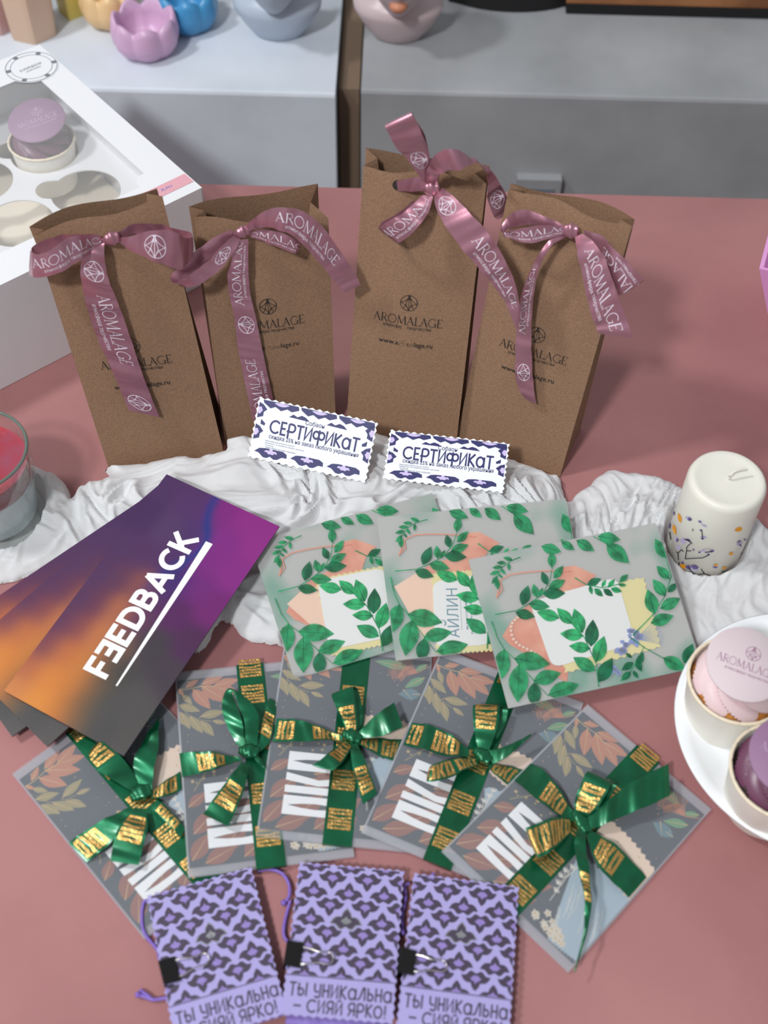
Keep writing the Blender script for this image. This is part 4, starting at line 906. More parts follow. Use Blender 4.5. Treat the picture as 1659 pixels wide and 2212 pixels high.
bow(0, c5, ((790, 812), .0075, .0075, .005, .005), [
 ('ribbon_crossing', [((485, 1200), (385, 1090), .0010), ((590, 1120), (480, 1020), .0050), ((680, 1010), (600, 950), .0065), ((750, 925), (725, 890), .005)], [(G_, .75, -1, 0)]),
 ('ribbon_crossing', [((850, 800), (845, 845), .005), ((930, 740), (930, 832), .003), ((1010, 690), (1020, 790), .0015)], [(G_, .9, 1, 0)]),
 ('bow_loop', [((735, 800), (780, 770), .005), ((640, 742), (740, 690), .010), ((555, 690), (680, 610), .014), ((500, 640), (605, 545), .015), ((505, 600), (560, 520), .012), ((560, 610), (610, 540), .007), ((660, 700), (690, 640), .005), ((740, 790), (770, 760), .005)], [(G_, 3.2, -1, 0)]),
 ('bow_loop', [((752, 745), (850, 792), .006), ((748, 640), (862, 680), .008), ((790, 545), (886, 560), .008), ((850, 440), (890, 420), .006), ((880, 400), (892, 380), .004)]),
 ('ribbon_tail', [((815, 900), (752, 895), .006), ((828, 1000), (688, 965), .008), ((802, 1105), (640, 1065), .008), ((776, 1215), (618, 1192), .007)], [(G_, 1.3, -1, 0)]),
 ('ribbon_tail', [((880, 850), (845, 895), .005), ((960, 920), (920, 965), .005), ((1040, 1010), (1010, 1060), .003)], [(G_, 1, 1, 0)])])
bow(1, c6, ((525, 762), .0070, .0068, .005, .005), [
 ('ribbon_crossing', [((75, 936), (55, 775), .0008), ((180, 912), (150, 764), .0048), ((290, 882), (270, 766), .0066), ((400, 842), (395, 790), .005), ((475, 825), (462, 798), .005)], [(G_, 1.9, 1, 0)]),
 ('ribbon_tail', [((555, 735), (592, 770), .005), ((592, 640), (668, 690), .005), ((625, 500), (700, 545), .004), ((662, 400), (715, 430), .0025)], [(G_, 1.6, 1, 0)]),
 ('bow_loop', [((450, 722), (502, 735), .005), ((392, 622), (490, 640), .009), ((352, 520), (478, 555), .012), ((344, 420), (440, 440), .014), ((374, 344), (412, 368), .014), ((425, 345), (425, 375), .014), ((530, 418), (456, 455), .014), ((586, 510), (490, 545), .012), ((590, 600), (500, 640), .009), ((580, 720), (500, 722), .006)]),
 ('ribbon_tail', [((525, 868), (478, 828), .006), ((500, 990), (402, 925), .009), ((462, 1100), (332, 1018), .010), ((386, 1270), (216, 1185), .009)], [(G_, 2.0, -1, 0)]),
 ('ribbon_tail', [((575, 790), (560, 815), .005), ((610, 820), (595, 845), .006), ((640, 885), (628, 872), .005)])])
bow(2, c6, ((1222, 662), .0072, .0062, .005, .006), [
 ('ribbon_crossing', [((685, 695), (712, 540), .0008), ((800, 697), (820, 545), .0050), ((950, 690), (940, 568), .0070), ((1060, 686), (1055, 618), .005), ((1160, 690), (1155, 655), .006)], [(G_, .5, 1, 0), (G_, 2.9, 1, 0)]),
 ('ribbon_crossing', [((1270, 680), (1270, 712), .006), ((1400, 674), (1392, 782), .003), ((1560, 682), (1515, 830), .0008)], [(G_, .35, 1, 0), (G_, 1.75, 1, 0)]),
 ('bow_loop', [((1192, 650), (1250, 650), .006), ((1160, 560), (1256, 550), .010), ((1110, 455), (1242, 425), .014), ((1085, 382), (1232, 326), .015), ((1130, 372), (1258, 336), .010), ((1215, 440), (1286, 430), .007), ((1235, 560), (1290, 550), .005), ((1230, 640), (1275, 640), .005)], [(G_, 1.1, 1, 0)]),
 ('ribbon_tail', [((1258, 648), (1270, 672), .006), ((1340, 552), (1390, 662), .010), ((1420, 490), (1490, 632), .012), ((1506, 430), (1566, 595), .011)]),
 ('bow_loop', [((1225, 722), (1180, 682), .006), ((1180, 800), (1100, 742), .010), ((1130, 865), (1030, 802), .012), ((1080, 890), (955, 855), .012), ((1070, 870), (990, 838), .008), ((1130, 800), (1070, 780), .005), ((1200, 720), (1170, 700), .005)], [(G_, .8, -1, 0)]),
 ('ribbon_tail', [((1250, 690), (1210, 700), .006), ((1300, 800), (1218, 820), .008), ((1350, 930), (1252, 970), .008), ((1392, 1050), (1296, 1120), .007)], [(G_, 2.0, -1, 0)])])
bow(3, c7, ((573, 552), .0072, .0062, .005, .006), [
 ('ribbon_crossing', [((200, 500), (240, 395), .0008), ((290, 520), (330, 410), .0050), ((400, 552), (420, 450), .0070), ((510, 555), (510, 525), .006)], [(G_, .1, 1, 0), (G_, 1.9, 1, 0)]),
 ('ribbon_crossing', [((610, 588), (598, 605), .006), ((680, 598), (645, 652), .003), ((765, 618), (700, 695), .0012)], [(G_, 1.2, 1, 0)]),
 ('bow_loop', [((552, 530), (600, 535), .006), ((538, 455), (628, 462), .010), ((528, 380), (648, 392), .014), ((530, 312), (656, 318), .014), ((570, 320), (690, 335), .009), ((600, 400), (672, 420), .006), ((585, 510), (625, 500), .005)], [(G_, 2.3, 1, 0)]),
 ('ribbon_tail', [((598, 528), (620, 592), .007), ((680, 508), (690, 556), .011), ((740, 480), (742, 510), .013), ((800, 448), (803, 454), .013)]),
 ('bow_loop', [((555, 592), (550, 562), .006), ((485, 622), (450, 565), .011), ((400, 660), (380, 576), .013), ((320, 675), (330, 602), .012), ((330, 655), (345, 590), .007), ((440, 600), (440, 575), .005), ((540, 580), (540, 560), .005)], [(G_, 2.2, -1, 0), (G_, .6, -1, 0)])])
bow(4, c7, ((1035, 862), .0085, .0060, .005, .006), [
 ('ribbon_crossing', [((722, 668), (800, 588), .0008), ((790, 722), (862, 622), .0050), ((862, 782), (922, 690), .0072), ((935, 832), (972, 770), .006), ((1000, 862), (1005, 825), .006)], [(G_, 2.3, 1, 0)]),
 ('ribbon_crossing', [((1078, 902), (1062, 925), .006), ((1135, 930), (1092, 1015), .005), ((1200, 970), (1130, 1090), .0062), ((1272, 1042), (1192, 1150), .0045), ((1345, 1125), (1262, 1220), .0006)], [(G_, 1.9, 1, 0)]),
 ('bow_loop', [((1010, 840), (1055, 845), .006), ((1008, 765), (1110, 800), .011), ((1030, 700), (1150, 742), .014), ((1064, 630), (1186, 682), .015), ((1100, 650), (1205, 690), .009), ((1090, 740), (1150, 780), .006), ((1040, 830), (1070, 840), .005)], [(G_, 1.5, 1, 0)]),
 ('ribbon_tail', [((1058, 848), (1070, 902), .007), ((1150, 775), (1160, 870), .010), ((1240, 700), (1260, 825), .012), ((1340, 642), (1360, 785), .013), ((1450, 590), (1456, 740), .012)]),
 ('bow_loop', [((990, 912), (990, 850), .006), ((940, 965), (930, 838), .011), ((890, 1005), (860, 860), .014), ((838, 1030), (778, 890), .014), ((830, 1000), (800, 885), .008), ((900, 940), (890, 870), .006), ((985, 890), (985, 860), .005)], [(G_, .9, -1, 0), (G_, 2.6, -1, 0)]),
 ('ribbon_tail', [((1062, 895), (1018, 900), .007), ((1060, 980), (1006, 965), .010), ((1076, 1080), (1018, 1060), .012), ((1084, 1180), (1042, 1160), .013), ((1086, 1270), (1054, 1260), .013), ((1062, 1400), (1045, 1400), .012), ((1010, 1574), (1004, 1568), .010)], [(G_, 3.0, 1, 0)])])
RW = RWS

# ---------------------------------------------------------------- certificates
CQ = [(((568.7, 856), (821, 919), (783.5, 1036), (527.8, 988.5)), .022), (((856.8, 932.6), (1107.6, 959.6), (1078.7, 1063), (814.4, 1029.8)), .030)]
def cert(k, label, hh, tilt):
    q, z = CQ[k]; bl, br = gp(*q[3], z), gp(*q[2], z+.002); x = (br-bl).normalized(); n0 = Vector((x.y, -x.x, 0)).normalized()
    up = Vector((-n0.x*math.cos(tilt), -n0.y*math.cos(tilt), math.sin(tilt))); pl = Plane(bl, x, up)
    TL, TR = pl.at(*q[0]), pl.at(*q[1]); sh = Sheet(TL, TR, br, bl)
    return sh
def wavy(w, h, nx, ny, amp, sub=4):
    out = []
    def side(a, c, n):
        a, c = Vector(a), Vector(c); d = c-a; p = Vector((d.y, -d.x)).normalized()
        for i in range(n*sub):
            t_ = i/(n*sub); out.append(tuple(a+d*t_+p*amp*(math.sin(2*PI*t_*n))))
    side((0, 0), (w, 0), nx); side((w, 0), (w, h), ny); side((w, h), (0, h), nx); side((0, h), (0, 0), ny); return out
def mirror(H): return H + [(-x, y) for x, y in H[::-1] if x > 1e-6]
def lotus_poly(cx, cy, w, h, up=1):              # w, h: size of one shape width in card units
    P = mirror([(0, .33), (.07, .26), (.13, .17), (.16, .06), (.24, .07), (.33, .05), (.41, -.01), (.46, -.09), (.495, -.17), (.42, -.165), (.35, -.17), (.30, -.21), (.265, -.25), (.21, -.31), (.17, -.325), (.11, -.305), (.05, -.27), (0, -.24)])
    return [(cx+x*w, cy-up*y*h) for x, y in P]
def small_bud(cx, cy, w, h, up=1):
    P = mirror([(0, .10), (.03, .06), (.05, .012), (.09, .01), (.14, -.02), (.17, -.07), (.195, -.085), (.15, -.10), (.12, -.12), (.09, -.16), (.055, -.18), (.02, -.17), (0, -.155)])
    return [(cx+x*w, cy-up*y*h) for x, y in P]
def bud(cx, cy, w, h, up=1):
    P = [(-.5, 0), (-.36, .16), (-.14, .16), (-.08, .4), (0, .55), (.08, .4), (.14, .16), (.36, .16), (.5, 0), (.34, -.14), (.2, -.3), (0, -.36), (-.2, -.3), (-.34, -.14)]
    return [(cx+x*w, cy-up*y*h) for x, y in P]
def certificate(sh, label):
    w, h = sh.w, sh.h; mb = MB(); Mx = lambda x, y, d: sh.M(x*w, y*h, d)
    mb.slab([(x/w, y/h) for x, y in wavy(w, h, 16, 9, .0007)], Mx, .0005, 0)
    clp = lambda P: [(min(max(x, .012), .988), min(max(y, .02), .98)) for x, y in P]
    d = .00012
    for k in range(3):
        x = .20+.32*k; mb.poly(clp([(x-.16, .02), (x+.14, .02), (x+.15, .08), (x+.09, .13), (x+.05, .10), (x, .15), (x-.05, .10), (x-.09, .14), (x-.15, .07)]), Mx, 1, d); mb.poly(clp(bud(x, .045, .13, .10)), Mx, 2, d*1.5)
        x = .18+.31*k; mb.poly(clp([(x-.14, .88), (x-.10, .815), (x-.05, .80), (x+.10, .80), (x+.135, .835), (x+.14, .90), (x+.10, .90), (x+.06, .955), (x+.03, .96), (x, .925), (x-.03, .96), (x-.06, .955), (x-.10, .895)]), Mx, 1, d); mb.poly(clp([(x-.055, .86), (x-.045, .83), (x-.015, .83), (x-.012, .80), (x+.012, .80), (x+.015, .83), (x+.045, .83), (x+.055, .87), (x+.03, .865), (x+.02, .89), (x, .885), (x-.02, .89), (x-.03, .865)]), Mx, 2, d*1.5)
    for k in range(2): x = .36+.32*k; mb.poly(clp([(x-.085, .215), (x-.05, .16), (x-.015, .19), (x+.02, .15), (x+.055, .17), (x+.09, .225)]), Mx, 1, d)
    for s_ in (0, 1):
        fx = (lambda x: x) if s_ == 0 else (lambda x: 1-x)
        for y in (.20, .56): mb.poly(clp([(fx(.0), y-.13), (fx(.05), y-.10), (fx(.085), y-.03), (fx(.06), y+.02), (fx(.06), y+.09), (fx(.0), y+.13)]), Mx, 1, d); mb.poly(clp([(fx(.0), y-.05), (fx(.035), y-.06), (fx(.05), y), (fx(.03), y+.06), (fx(.0), y+.05)]), Mx, 2, d*1.5)
        mb.poly(clp([(fx(.05), .34), (fx(.09), .40), (fx(.085), .44), (fx(.05), .42)]), Mx, 1, d)
    Tt = lambda x, y, dd: sh.M(x, -y, dd)
    def put(vf, cx, cy, W=None, sy=1):
        k = W*w/(max(a[0] for a in vf[0])-min(a[0] for a in vf[0])); mb.faces2(xf(vf, k, k*sy, cx*w, -cy*h), Tt, 1, d)
    put(btext('Собаон', bold=.008), .50, .245, .16, 1.1); put(SERT, .51, .43, .76, 1.12)
    put(btext('скидка 25% на заказ любого украшения', bold=.012), .52, .60, .76, 1.2)
    for k, (s_, ww) in enumerate((('Предложение действительно до 30.09.2025', .25), ('Ознакомиться с ассортиментом и оформить заказ можно:', .34), ('- По QR-коду', .08), ('- Через поиск во всех соцсетях', .27))): put(btext(s_), .115+ww/2, .675+.036*k, ww, 1.1)
    return tag(mb.build('certificate_card', [M['certpaper'], M['navy'], M['lilacink']], None, False, org=sh.ctr), label, 'card', 'certificates with wavy edges')
CS = [cert(0, '', .05, math.radians(44)), cert(1, '', .05, math.radians(24))]
certificate(CS[0], 'left certificate card with navy border, leaning steeply against the second kraft bag')
certificate(CS[1], 'right certificate card with navy border, lying back before the two right bags')

# ---------------------------------------------------------------- lilac cards on pouches, binder clips
c8 = crop(.53044, 280, 1840)
PQ = [(c8(72, 180), c8(498, 68), c8(630, 655), (383, 2262)), (c8(672, 50), c8(1117, 88), c8(1087, 690), c8(622, 652)), (c8(1140, 92), c8(1590, 145), (1103, 2248), (859, 2212))]
PZ = [(.0100, .0105), (.0110, .0110), (.0100, .0100)]
PS = [sheet_px(PQ[k], *PZ[k]).fix(.0645, .0905) for k in range(3)]
PL = ['left lilac pattern card with a binder clip, tilted, loose cord end beside it', 'middle lilac pattern card, set highest of the three at the bottom', 'right lilac pattern card, tilted clockwise, touching the rightmost ribboned card']
def pattern_card(sh, foil, label):
    w, h = sh.w, sh.h; mb = MB(); Mx = lambda x, y, d: sh.M(x*w, y*h, d)
    mb.slab([(x/w, y/h) for x, y in wavy(w, h, 13, 18, .0006)], Mx, .0008, 0)
    lim = .745
    clp = lambda P: [(min(max(x, .008), .992), min(max(y, .008), lim)) for x, y in P]
    d = .00012; sw, sh_ = .275, .275*w/h; wide = lambda P, a, c: max(q[0] for q in P)-min(q[0] for q in P) > a and max(q[1] for q in P)-min(q[1] for q in P) > c
    for row in range(9):
        up = 1 if row % 2 == 0 else -1; y = -.010+.186*(row//2)+(.1125 if up < 0 else 0)
        for k in range(-1, 4):
            x = (.166 if up > 0 else 0)+k*.333; fo = (k, row) == foil
            if fo: mb.poly(clp(lotus_poly(x, y-.001, sw*1.12, sh_*1.16, up)), Mx, 3, d*.7)
            P = clp(lotus_poly(x, y, sw, sh_, up))
            if wide(P, .02, .012): mb.poly(P, Mx, 1, d)
            B = clp(small_bud(x, y, sw, sh_, up))
            if wide(B, .02, .012): mb.poly(B, Mx, 3 if fo else 2, d*1.4)
    mb.poly(rect(.005, lim+.003, .995, lim+.009), Mx, 1, d)
    Tt = lambda x, y_, dd: sh.M(x, -y_, dd)
    for vf, cx, cy, ww in ((TYU, .51, .835, .93), (SYAY, .515, .935, .83)):
        k = ww*w/(max(a[0] for a in vf[0])-min(a[0] for a in vf[0])); mb.faces2(xf(vf, k, k*1.15, cx*w, -cy*h), Tt, 1, d)
    return tag(mb.build('pattern_card', [M['lilaccard'], M['plum'], M['violet'], M['silver']], None, False, org=sh.ctr), label, 'card', 'lilac pattern cards on pouches')
FO = [(1, 4), (1, 4), (1, 4)]
for k in range(3): pattern_card(PS[k], FO[k], PL[k])
def pouch(sh, k, cords, dv):
    t = thing('drawstring_pouch', ['violet drawstring pouch under the left lilac card, knotted cord at its left', 'violet drawstring pouch under the middle lilac card, cord looping up left', 'violet drawstring pouch under the right lilac card'][k], 'pouch', Vector((sh.ctr.x, sh.ctr.y, 0)), 'violet pouches under the lilac cards')
    mb = MB(); n = 20; top = []; bot = []
    for i in range(n+1):
        r1 = []; r2 = []
        for j in range(n+1):
            u, v = i/n, j/n; e = (max(0, 1-(2*u-1)**4)*max(0, 1-(2*v-1)**4))**.5; q = sh.Q(.04+.92*u, .05+dv+.94*v, 0); hh = sh.Q(.5, .5).z-.0016
            wz = .0006*math.sin(u*23+k)*e
            r1.append(Vector((q.x, q.y, .0044+(hh-.0048-.0006)*e+wz))); r2.append(Vector((q.x, q.y, .0042-.0038*e)))
        top.append(r1); bot.append(r2)
    mb.grid(top, flip=True); mb.grid(bot); mb.build('pouch_body', M['pouch'], t, True)
    for c in cords:
        mb = MB(); pts = catmull([gp(*c8(x, y), z) for x, y, z in c], 6); mb.tube(pts, [.00105*(1+.12*math.sin(k*2.2)) for k in range(len(pts))], 8); 
        if len(c) > 3: mb.lathe([(0, -.002), (.0016, -.001), (.0019, .0004), (.0012, .0017), (0, .002)], pts[-1], 12)
        mb.build('cord', M['cord'], t, True)
pouch(PS[0], 0, [[(100, 215, .004), (62, 200, .004), (50, 260, .003), (60, 330, .003), (108, 392, .003), (125, 430, .004)], [(175, 590, .004), (130, 598, .003), (95, 602, .003), (60, 590, .003), (35, 582, .003)], [(95, 602, .003), (60, 575, .003), (45, 565, .002)]], .0)
pouch(PS[1], 1, [[(520, 78, .0015), (570, 72, .002), (620, 88, .004), (648, 130, .004), (650, 180, .004), (628, 208, .003)], [(655, 200, .004), (640, 250, .003), (628, 310, .003), (632, 350, .003), (660, 380, .004)]], .05)
pouch(PS[2], 2, [[(1140, 130, .004), (1120, 140, .004), (1124, 190, .004), (1110, 260, .004), (1112, 330, .004)], [(1235, 112, .006), (1232, 96, .007), (1240, 90, .007)]], .02)
def clip(sh, cpx, ang, label):
    q = sh.at(*c8(*cpx)); x = (sh.ex*math.cos(ang)+sh.ey*math.sin(ang)).normalized(); y = sh.n.cross(x).normalized(); n = sh.n   # x points inward over the card
    t = thing('binder_clip', label, 'clip', q, 'black binder clips'); mb = MB(); L = .0145
    prof = [(.0042, .0006), (-.0040, .0030), (-.0046, .0022), (-.0046, -.0046), (-.0038, -.0054), (.0042, -.0012), (.0042, -.0020), (-.0046, -.0064), (-.0056, -.0056), (-.0056, .0030), (-.0046, .0040), (.0040, .0016)]
    prof = [(a, max(b_, -.0080)) for a, b_ in prof]
    rows = [[q + x*a + n*b_ + y*s_ for a, b_ in prof] for s_ in (-L/2, L/2)]
    mb.grid(rows, cv=True)
    for r_ in rows: mb.add(r_, [tuple(range(len(r_)))])
    for s_ in (-L/2, L/2): mb.tube([q+x*.0040+n*.0014+y*(s_*.98), q+x*.0040+n*.0014+y*(s_*.55)], .0007, 8)
    mb.build('clip_body', M['clip'], t)
    P = [(.0036, .0050, .0014), (.008, .0046, .0020), (.014, .0032, .0022), (.018, .0034, .0022), (.0205, .0034, .0022), (.0225, .0020, .0022), (.0230, 0, .0022)]
    pts = [q+x*a+y*b_+n*c for a, b_, c in P]+[q+x*a-y*b_+n*c for a, b_, c in P[::-1][1:]]
    mb = MB(); mb.tube(catmull(pts, 5), .00045, 8); mb.build('wire_handle', M['steel'], t, True)
clip(PS[0], (168, 488), math.radians(-3), 'black binder clip on the left edge of the left lilac card')
clip(PS[1], (672, 422), math.radians(2), 'black binder clip on the left edge of the middle lilac card')
clip(PS[2], (1132, 452), math.radians(0), 'black binder clip on the left edge of the right lilac card')

# ---------------------------------------------------------------- pillar candle with dried flowers
cc, cr_, chh = Vector((.2375, .544, .004)), .0275, .083
t = thing('pillar_candle', 'ivory pillar candle with pressed dried flowers standing on the white gauze', 'candle', cc)
mb = MB(); mb.lathe([(0, 0), (cr_-.002, 0), (cr_, .002), (cr_, chh-.005), (cr_-.0012, chh-.0016), (cr_-.0036, chh), (cr_-.006, chh-.0009), (cr_*.4, chh-.0012), (0, chh-.001)], cc, 72); mb.build('wax_body', M['wax'], t, True)
cq = crop(.16818, 1380, 940)
def on_cyl(px, py):
    d = ray(px, py); o = CO-cc; a = d.x**2+d.y**2; b_ = 2*(o.x*d.x+o.y*d.y); c = o.x**2+o.y**2-cr_**2; D = max(b_*b_-4*a*c, 0); k = (-b_-math.sqrt(D))/(2*a); p = CO+d*k-cc
    return math.atan2(p.y, p.x)*cr_, p.z
def Mc(s_, z, h): a = s_/cr_; return cc+Vector(((cr_+h)*math.cos(a), (cr_+h)*math.sin(a), z))
mb = MB(); rng = random.Random(3)
def put_c(P, m_, h=.00025): mb.poly([on_cyl(*cq(*p)) for p in P], Mc, m_, h)
def ell(x, y, rx, ry, rot=0, n=12, j=.0): return [(x+rx*math.cos(a)*(1+j*math.sin(3*a+x))*math.cos(rot)-ry*math.sin(a)*math.sin(rot), y+rx*math.cos(a)*math.sin(rot)+ry*math.sin(a)*(1+j*math.cos(4*a))*math.cos(rot)) for a in [2*PI*k/n for k in range(n)]]
for x, y, rx, ry, ro in ((640, 1070, 45, 25, .5), (790, 1110, 30, 18, .6), (840, 1160, 40, 16, .4), (570, 1360, 40, 45, 0), (510, 1440, 35, 30, 0), (830, 1310, 45, 20, 0), (700, 1710, 60, 36, .4), (1290, 1390, 40, 26, -.6), (880, 1480, 90, 26, 0), (480, 1330, 20, 30, 0), (980, 1690, 40, 26, 0)): put_c(ell(x, y, rx, ry, ro, 14, .15), 2, .00012)
for x, y, rx, ry, ro in ((528, 1060, 24, 58, -.2), (462, 1210, 22, 62, -.2), (1280, 1205, 50, 28, -.3), (1185, 1520, 30, 18, -.3), (570, 1680, 40, 28, .5), (575, 1755, 34, 34, 0), (640, 1800, 52, 34, .3), (990, 1665, 26, 14, 0), (1095, 1700, 28, 14, -.2), (700, 1860, 30, 14, 0), (770, 1840, 40, 12, 0)): put_c(ell(x, y, rx, ry, ro, 12, .12), 0, .0004)
for x, y, rx, ry, ro in ((660, 1075, 26, 22, 0), (785, 1108, 20, 9, .5), (800, 1215, 18, 12, 0), (820, 1325, 20, 10, 0), (640, 1345, 36, 16, .5), (935, 1485, 34, 14, -.2), (895, 1530, 18, 14, 0), (780, 1498, 16, 12, 0), (705, 1465, 14, 12, 0), (720, 1690, 50, 26, .3), (640, 1690, 36, 24, .4), (565, 1635, 18, 16, 0), (980, 1690, 26, 10, 0), (1285, 1360, 30, 9, -.5), (1300, 1410, 22, 10, .8), (1360, 1340, 18, 8, -.5), (500, 1345, 14, 24, .3), (400, 1160, 14, 40, 0), (455, 1000, 10, 30, 0), (700, 1830, 24, 10, .3), (1315, 1522, 10, 14, 0)): put_c(ell(x, y, rx, ry, ro, 10, .2), 1, .0005)
for P in ([(700, 1195), (698, 1225)], [(812, 1215), (822, 1325)], [(600, 1582), (620, 1480), (622, 1430), (680, 1375)], [(622, 1480), (680, 1478)], [(600, 1582), (740, 1572), (820, 1568)], [(820, 1568), (890, 1535)], [(515, 1600), (510, 1510), (555, 1465), (580, 1490)], [(510, 1510), (490, 1490)], [(508, 1825), (525, 1620)], [(640, 1690), (700, 1770), (760, 1785), (840, 1770), (930, 1800)], [(840, 1770), (800, 1710)], [(680, 1740), (720, 1790)], [(850, 1497), (930, 1485)], [(590, 1330), (650, 1345), (690, 1385)], [(1060, 1750), (1140, 1742)], [(405, 1240), (420, 1340)]):
    vf = seg(P, 11); mb.faces2(([on_cyl(*cq(*p)) for p in vf[0]], vf[1]), Mc, 3, .0007)
mb.build('dried_flowers', [M['petal'], M['lav'], M['lav2'], M['twig']], t)
mb = MB(); zt = cc.z+chh; wp = [gp(*cq(x, y), z) for x, y, z in ((1150, 575, zt-.002), (1170, 530, zt+.003), (1215, 475, zt+.006), (1290, 445, zt+.007), (1372, 432, zt+.007))]
mb.tube(catmull(wp, 5), [.0017]+[.0009]*20, 8); mb.build('wick', M['wick'], t, True)

# ---------------------------------------------------------------- jar candle at the left edge
jc = Vector((-.2905, .557, .004)); t = thing('jar_candle', 'red topped candle in a clear glass tumbler at the left edge', 'candle', jc)
ro_, rb_, jh = .0390, .0345, .076
mb = MB(); mb.lathe([(0, 0), (rb_-.003, 0), (rb_, .003), (ro_, jh-.002), (ro_-.0006, jh), (ro_-.0020, jh), (ro_-.0026, jh-.002), (rb_-.0024, .010), (rb_-.006, .008), (0, .008)], jc, 80); mb.build('glass_tumbler', M['glass'], t, True)
mb = MB(); mb.tube([jc+Vector(((ro_-.0013)*math.cos(2*PI*k/96), (ro_-.0013)*math.sin(2*PI*k/96), jh)) for k in range(97)], .00125, 10, cap=False); mb.build('glass_rim', M['rim'], t, True)
def rad(z): return rb_ + (ro_-rb_)*(z-.003)/(jh-.005) - .0029
mb = MB(); mb.lathe([(0, .0085), (rad(.0095)-.001, .0085), (rad(.012), .011), (rad(.044), .044), (0, .044)], jc, 64); mb.build('pale_wax_layer', M['whitewax'], t, True, sharp=50)
mb = MB(); mb.lathe([(0, .0442), (rad(.0442), .0442), (rad(.060), .0600), (0, .0600)], jc, 64); mb.build('pink_wax_layer', M['pinkwax'], t, True, sharp=50)
mb = MB(); mb.lathe([(0, .0602), (rad(.0602), .0602), (rad(.063), .0628), (rad(.062)-.003, .0622), (0, .062)], jc, 64); mb.build('red_wax_top', M['redwax'], t, True, sharp=50)

# ---------------------------------------------------------------- plate and cupcakes
pc = Vector((.2846, .3885, .0035)); PR = .089
mb = MB(); mb.lathe([(0, 0), (.052, 0), (.054, .0012), (.060, .0020), (.078, .0105), (PR-.001, .0158), (PR, .0170), (PR-.0012, .0180), (.079, .0135), (.066, .0062), (.058, .0046), (0, .0046)], pc, 96); tag(mb.build('china_plate', M['china'], None, True, org=pc), 'white round china plate holding cupcakes at the right edge', 'plate')
def cupcake(c, rr, rb, hh, cream, cake, disc, ink, label, tilt, dirn, dr=.0252, txt=True, rz=0, lift=0.0):
    t = thing('cupcake', label, 'cupcake', c, 'cupcakes with printed discs'); c = Vector(c)
    mb = MB(); mb.lathe([(0, 0), (rb, 0), (rb+.0004, .0006), (rr, hh), (rr-.0006, hh), (rb-.0002, .001), (0, .001)], c, 60, 0, lambda a, z: 1+.004*math.cos(a*15)); 
    mb.build('paper_cup', M['cup'], t, True, sharp=40)
    mb = MB(); ring = [c+Vector((rr*math.cos(a), rr*math.sin(a), hh)) for a in [2*PI*k/120 for k in range(121)]]; mb.tube(ring, [.0013 if k % 8 else .00095 for k in range(121)], 8, cap=False); mb.build('cup_rim', M['cuprim'], t, True)
    mb = MB(); mb.lathe([(0, .004), (rb-.001, .004), (rr-.0022, hh-.007), (rr-.003, hh-.0045), (rr*.8, hh-.001), (0, hh)], c, 48); mb.build('sponge', M[cake], t, True)
    mb = MB(); n = 150; prof = []; R0 = rr*.93; k_ = 22
    for i in range(k_+1):
        s_ = i/k_; prof.append((R0*(1-.12*s_)*math.cos(s_*PI/2)**.55 if s_ < 1 else 0, hh-.004+.021*math.sin(s_*PI/2)))
    P = []
    for j in range(n):
        a = 2*PI*j/n; row = []
        for i, (r_, z) in enumerate(prof):
            s_ = i/k_; ph = (a*8/(2*PI) + s_*2.3) % 1.0; rid = (1-ph)**.7; q = 1-.17*(1-rid)*(s_ < .97)
            row.append(c+Vector((r_*q*math.cos(a), r_*q*math.sin(a), z-.0045*(1-rid)*math.sin(PI*min(s_*1.1, 1)))))
        P.append(row)
    mb.grid(P, cu=True, flip=True); mb.build('cream_swirl', M[cream], t, True, sharp=55)
    # printed disc leaning on the cream
    R = Matrix.Rotation(tilt, 3, dirn); dc = c+Vector((0, 0, hh+.0200+lift)); mb = MB()
    mb.lathe([(0, -.0011), (dr-.0006, -.0011), (dr, -.0006), (dr, .0006), (dr-.0006, .0011), (0, .0011)], dc, 64, 0, None, R)
    R2 = R @ Matrix.Rotation(rz, 3, 'Z')
    Md = lambda x, y, h: dc + R2 @ Vector((x, y, .0011+h))
    if txt:
        mb.faces2(xf(AROMA, .0049, .0056, 0, -.001), Md, 1, .00012); mb.faces2(xf(ATMO, .029, .031, .002, -.0068), Md, 1, .00012); mb.faces2(xf(EMB, .0095, .0095, .003, .0085), Md, 1, .00012)
    mb.build('printed_disc', [M[disc], M[ink]], t, True, sharp=40)
    return t
pz = pc.z+.0047
cupcake((.2310, .4035, pz), .0315, .0255, .046, 'pinkcream', 'sponge', 'pinkdisc', 'disctext', 'cupcake with pale pink cream and printed pink disc on the white plate', math.radians(10), Vector((1, .4, 0)).normalized(), rz=math.radians(-19))
cupcake((.2490, .3405, pz), .0315, .0255, .046, 'plumcream', 'choc', 'plumdisc', 'greylilac', 'cupcake with plum cream and mauve disc, nearest the bottom of the plate', math.radians(8), Vector((1, -.3, 0)).normalized(), rz=math.radians(-25))
cupcake((.2960, .4400, pz), .0315, .0255, .046, 'plumcream', 'choc', 'plumdisc', 'greylilac', 'plum cream cupcake mostly cut off at the right edge behind the pink one', math.radians(4), Vector((1, 0, 0)))

# ---------------------------------------------------------------- white cupcake box
K0 = Vector((-.156, .825, 0)); e1 = Vector((-.14, -.121, 0)).normalized(); e2 = Vector((-e1.y, e1.x, 0)); e2 = -e2 if e2.y < 0 else e2
BX, BY, BH = .26, .26, .10
bx = thing('cupcake_box', 'white cardboard cupcake box with clear window lid behind the left bag', 'box', K0+e1*BX/2+e2*BY/2)
Bm = lambda a, c, h: K0+e1*a+e2*c+Vector((0, 0, h+BH))
Bz = lambda z: (lambda a, c, h: K0+e1*a+e2*c+Vector((0, 0, z+h)))
mb = MB(); tt = .0012
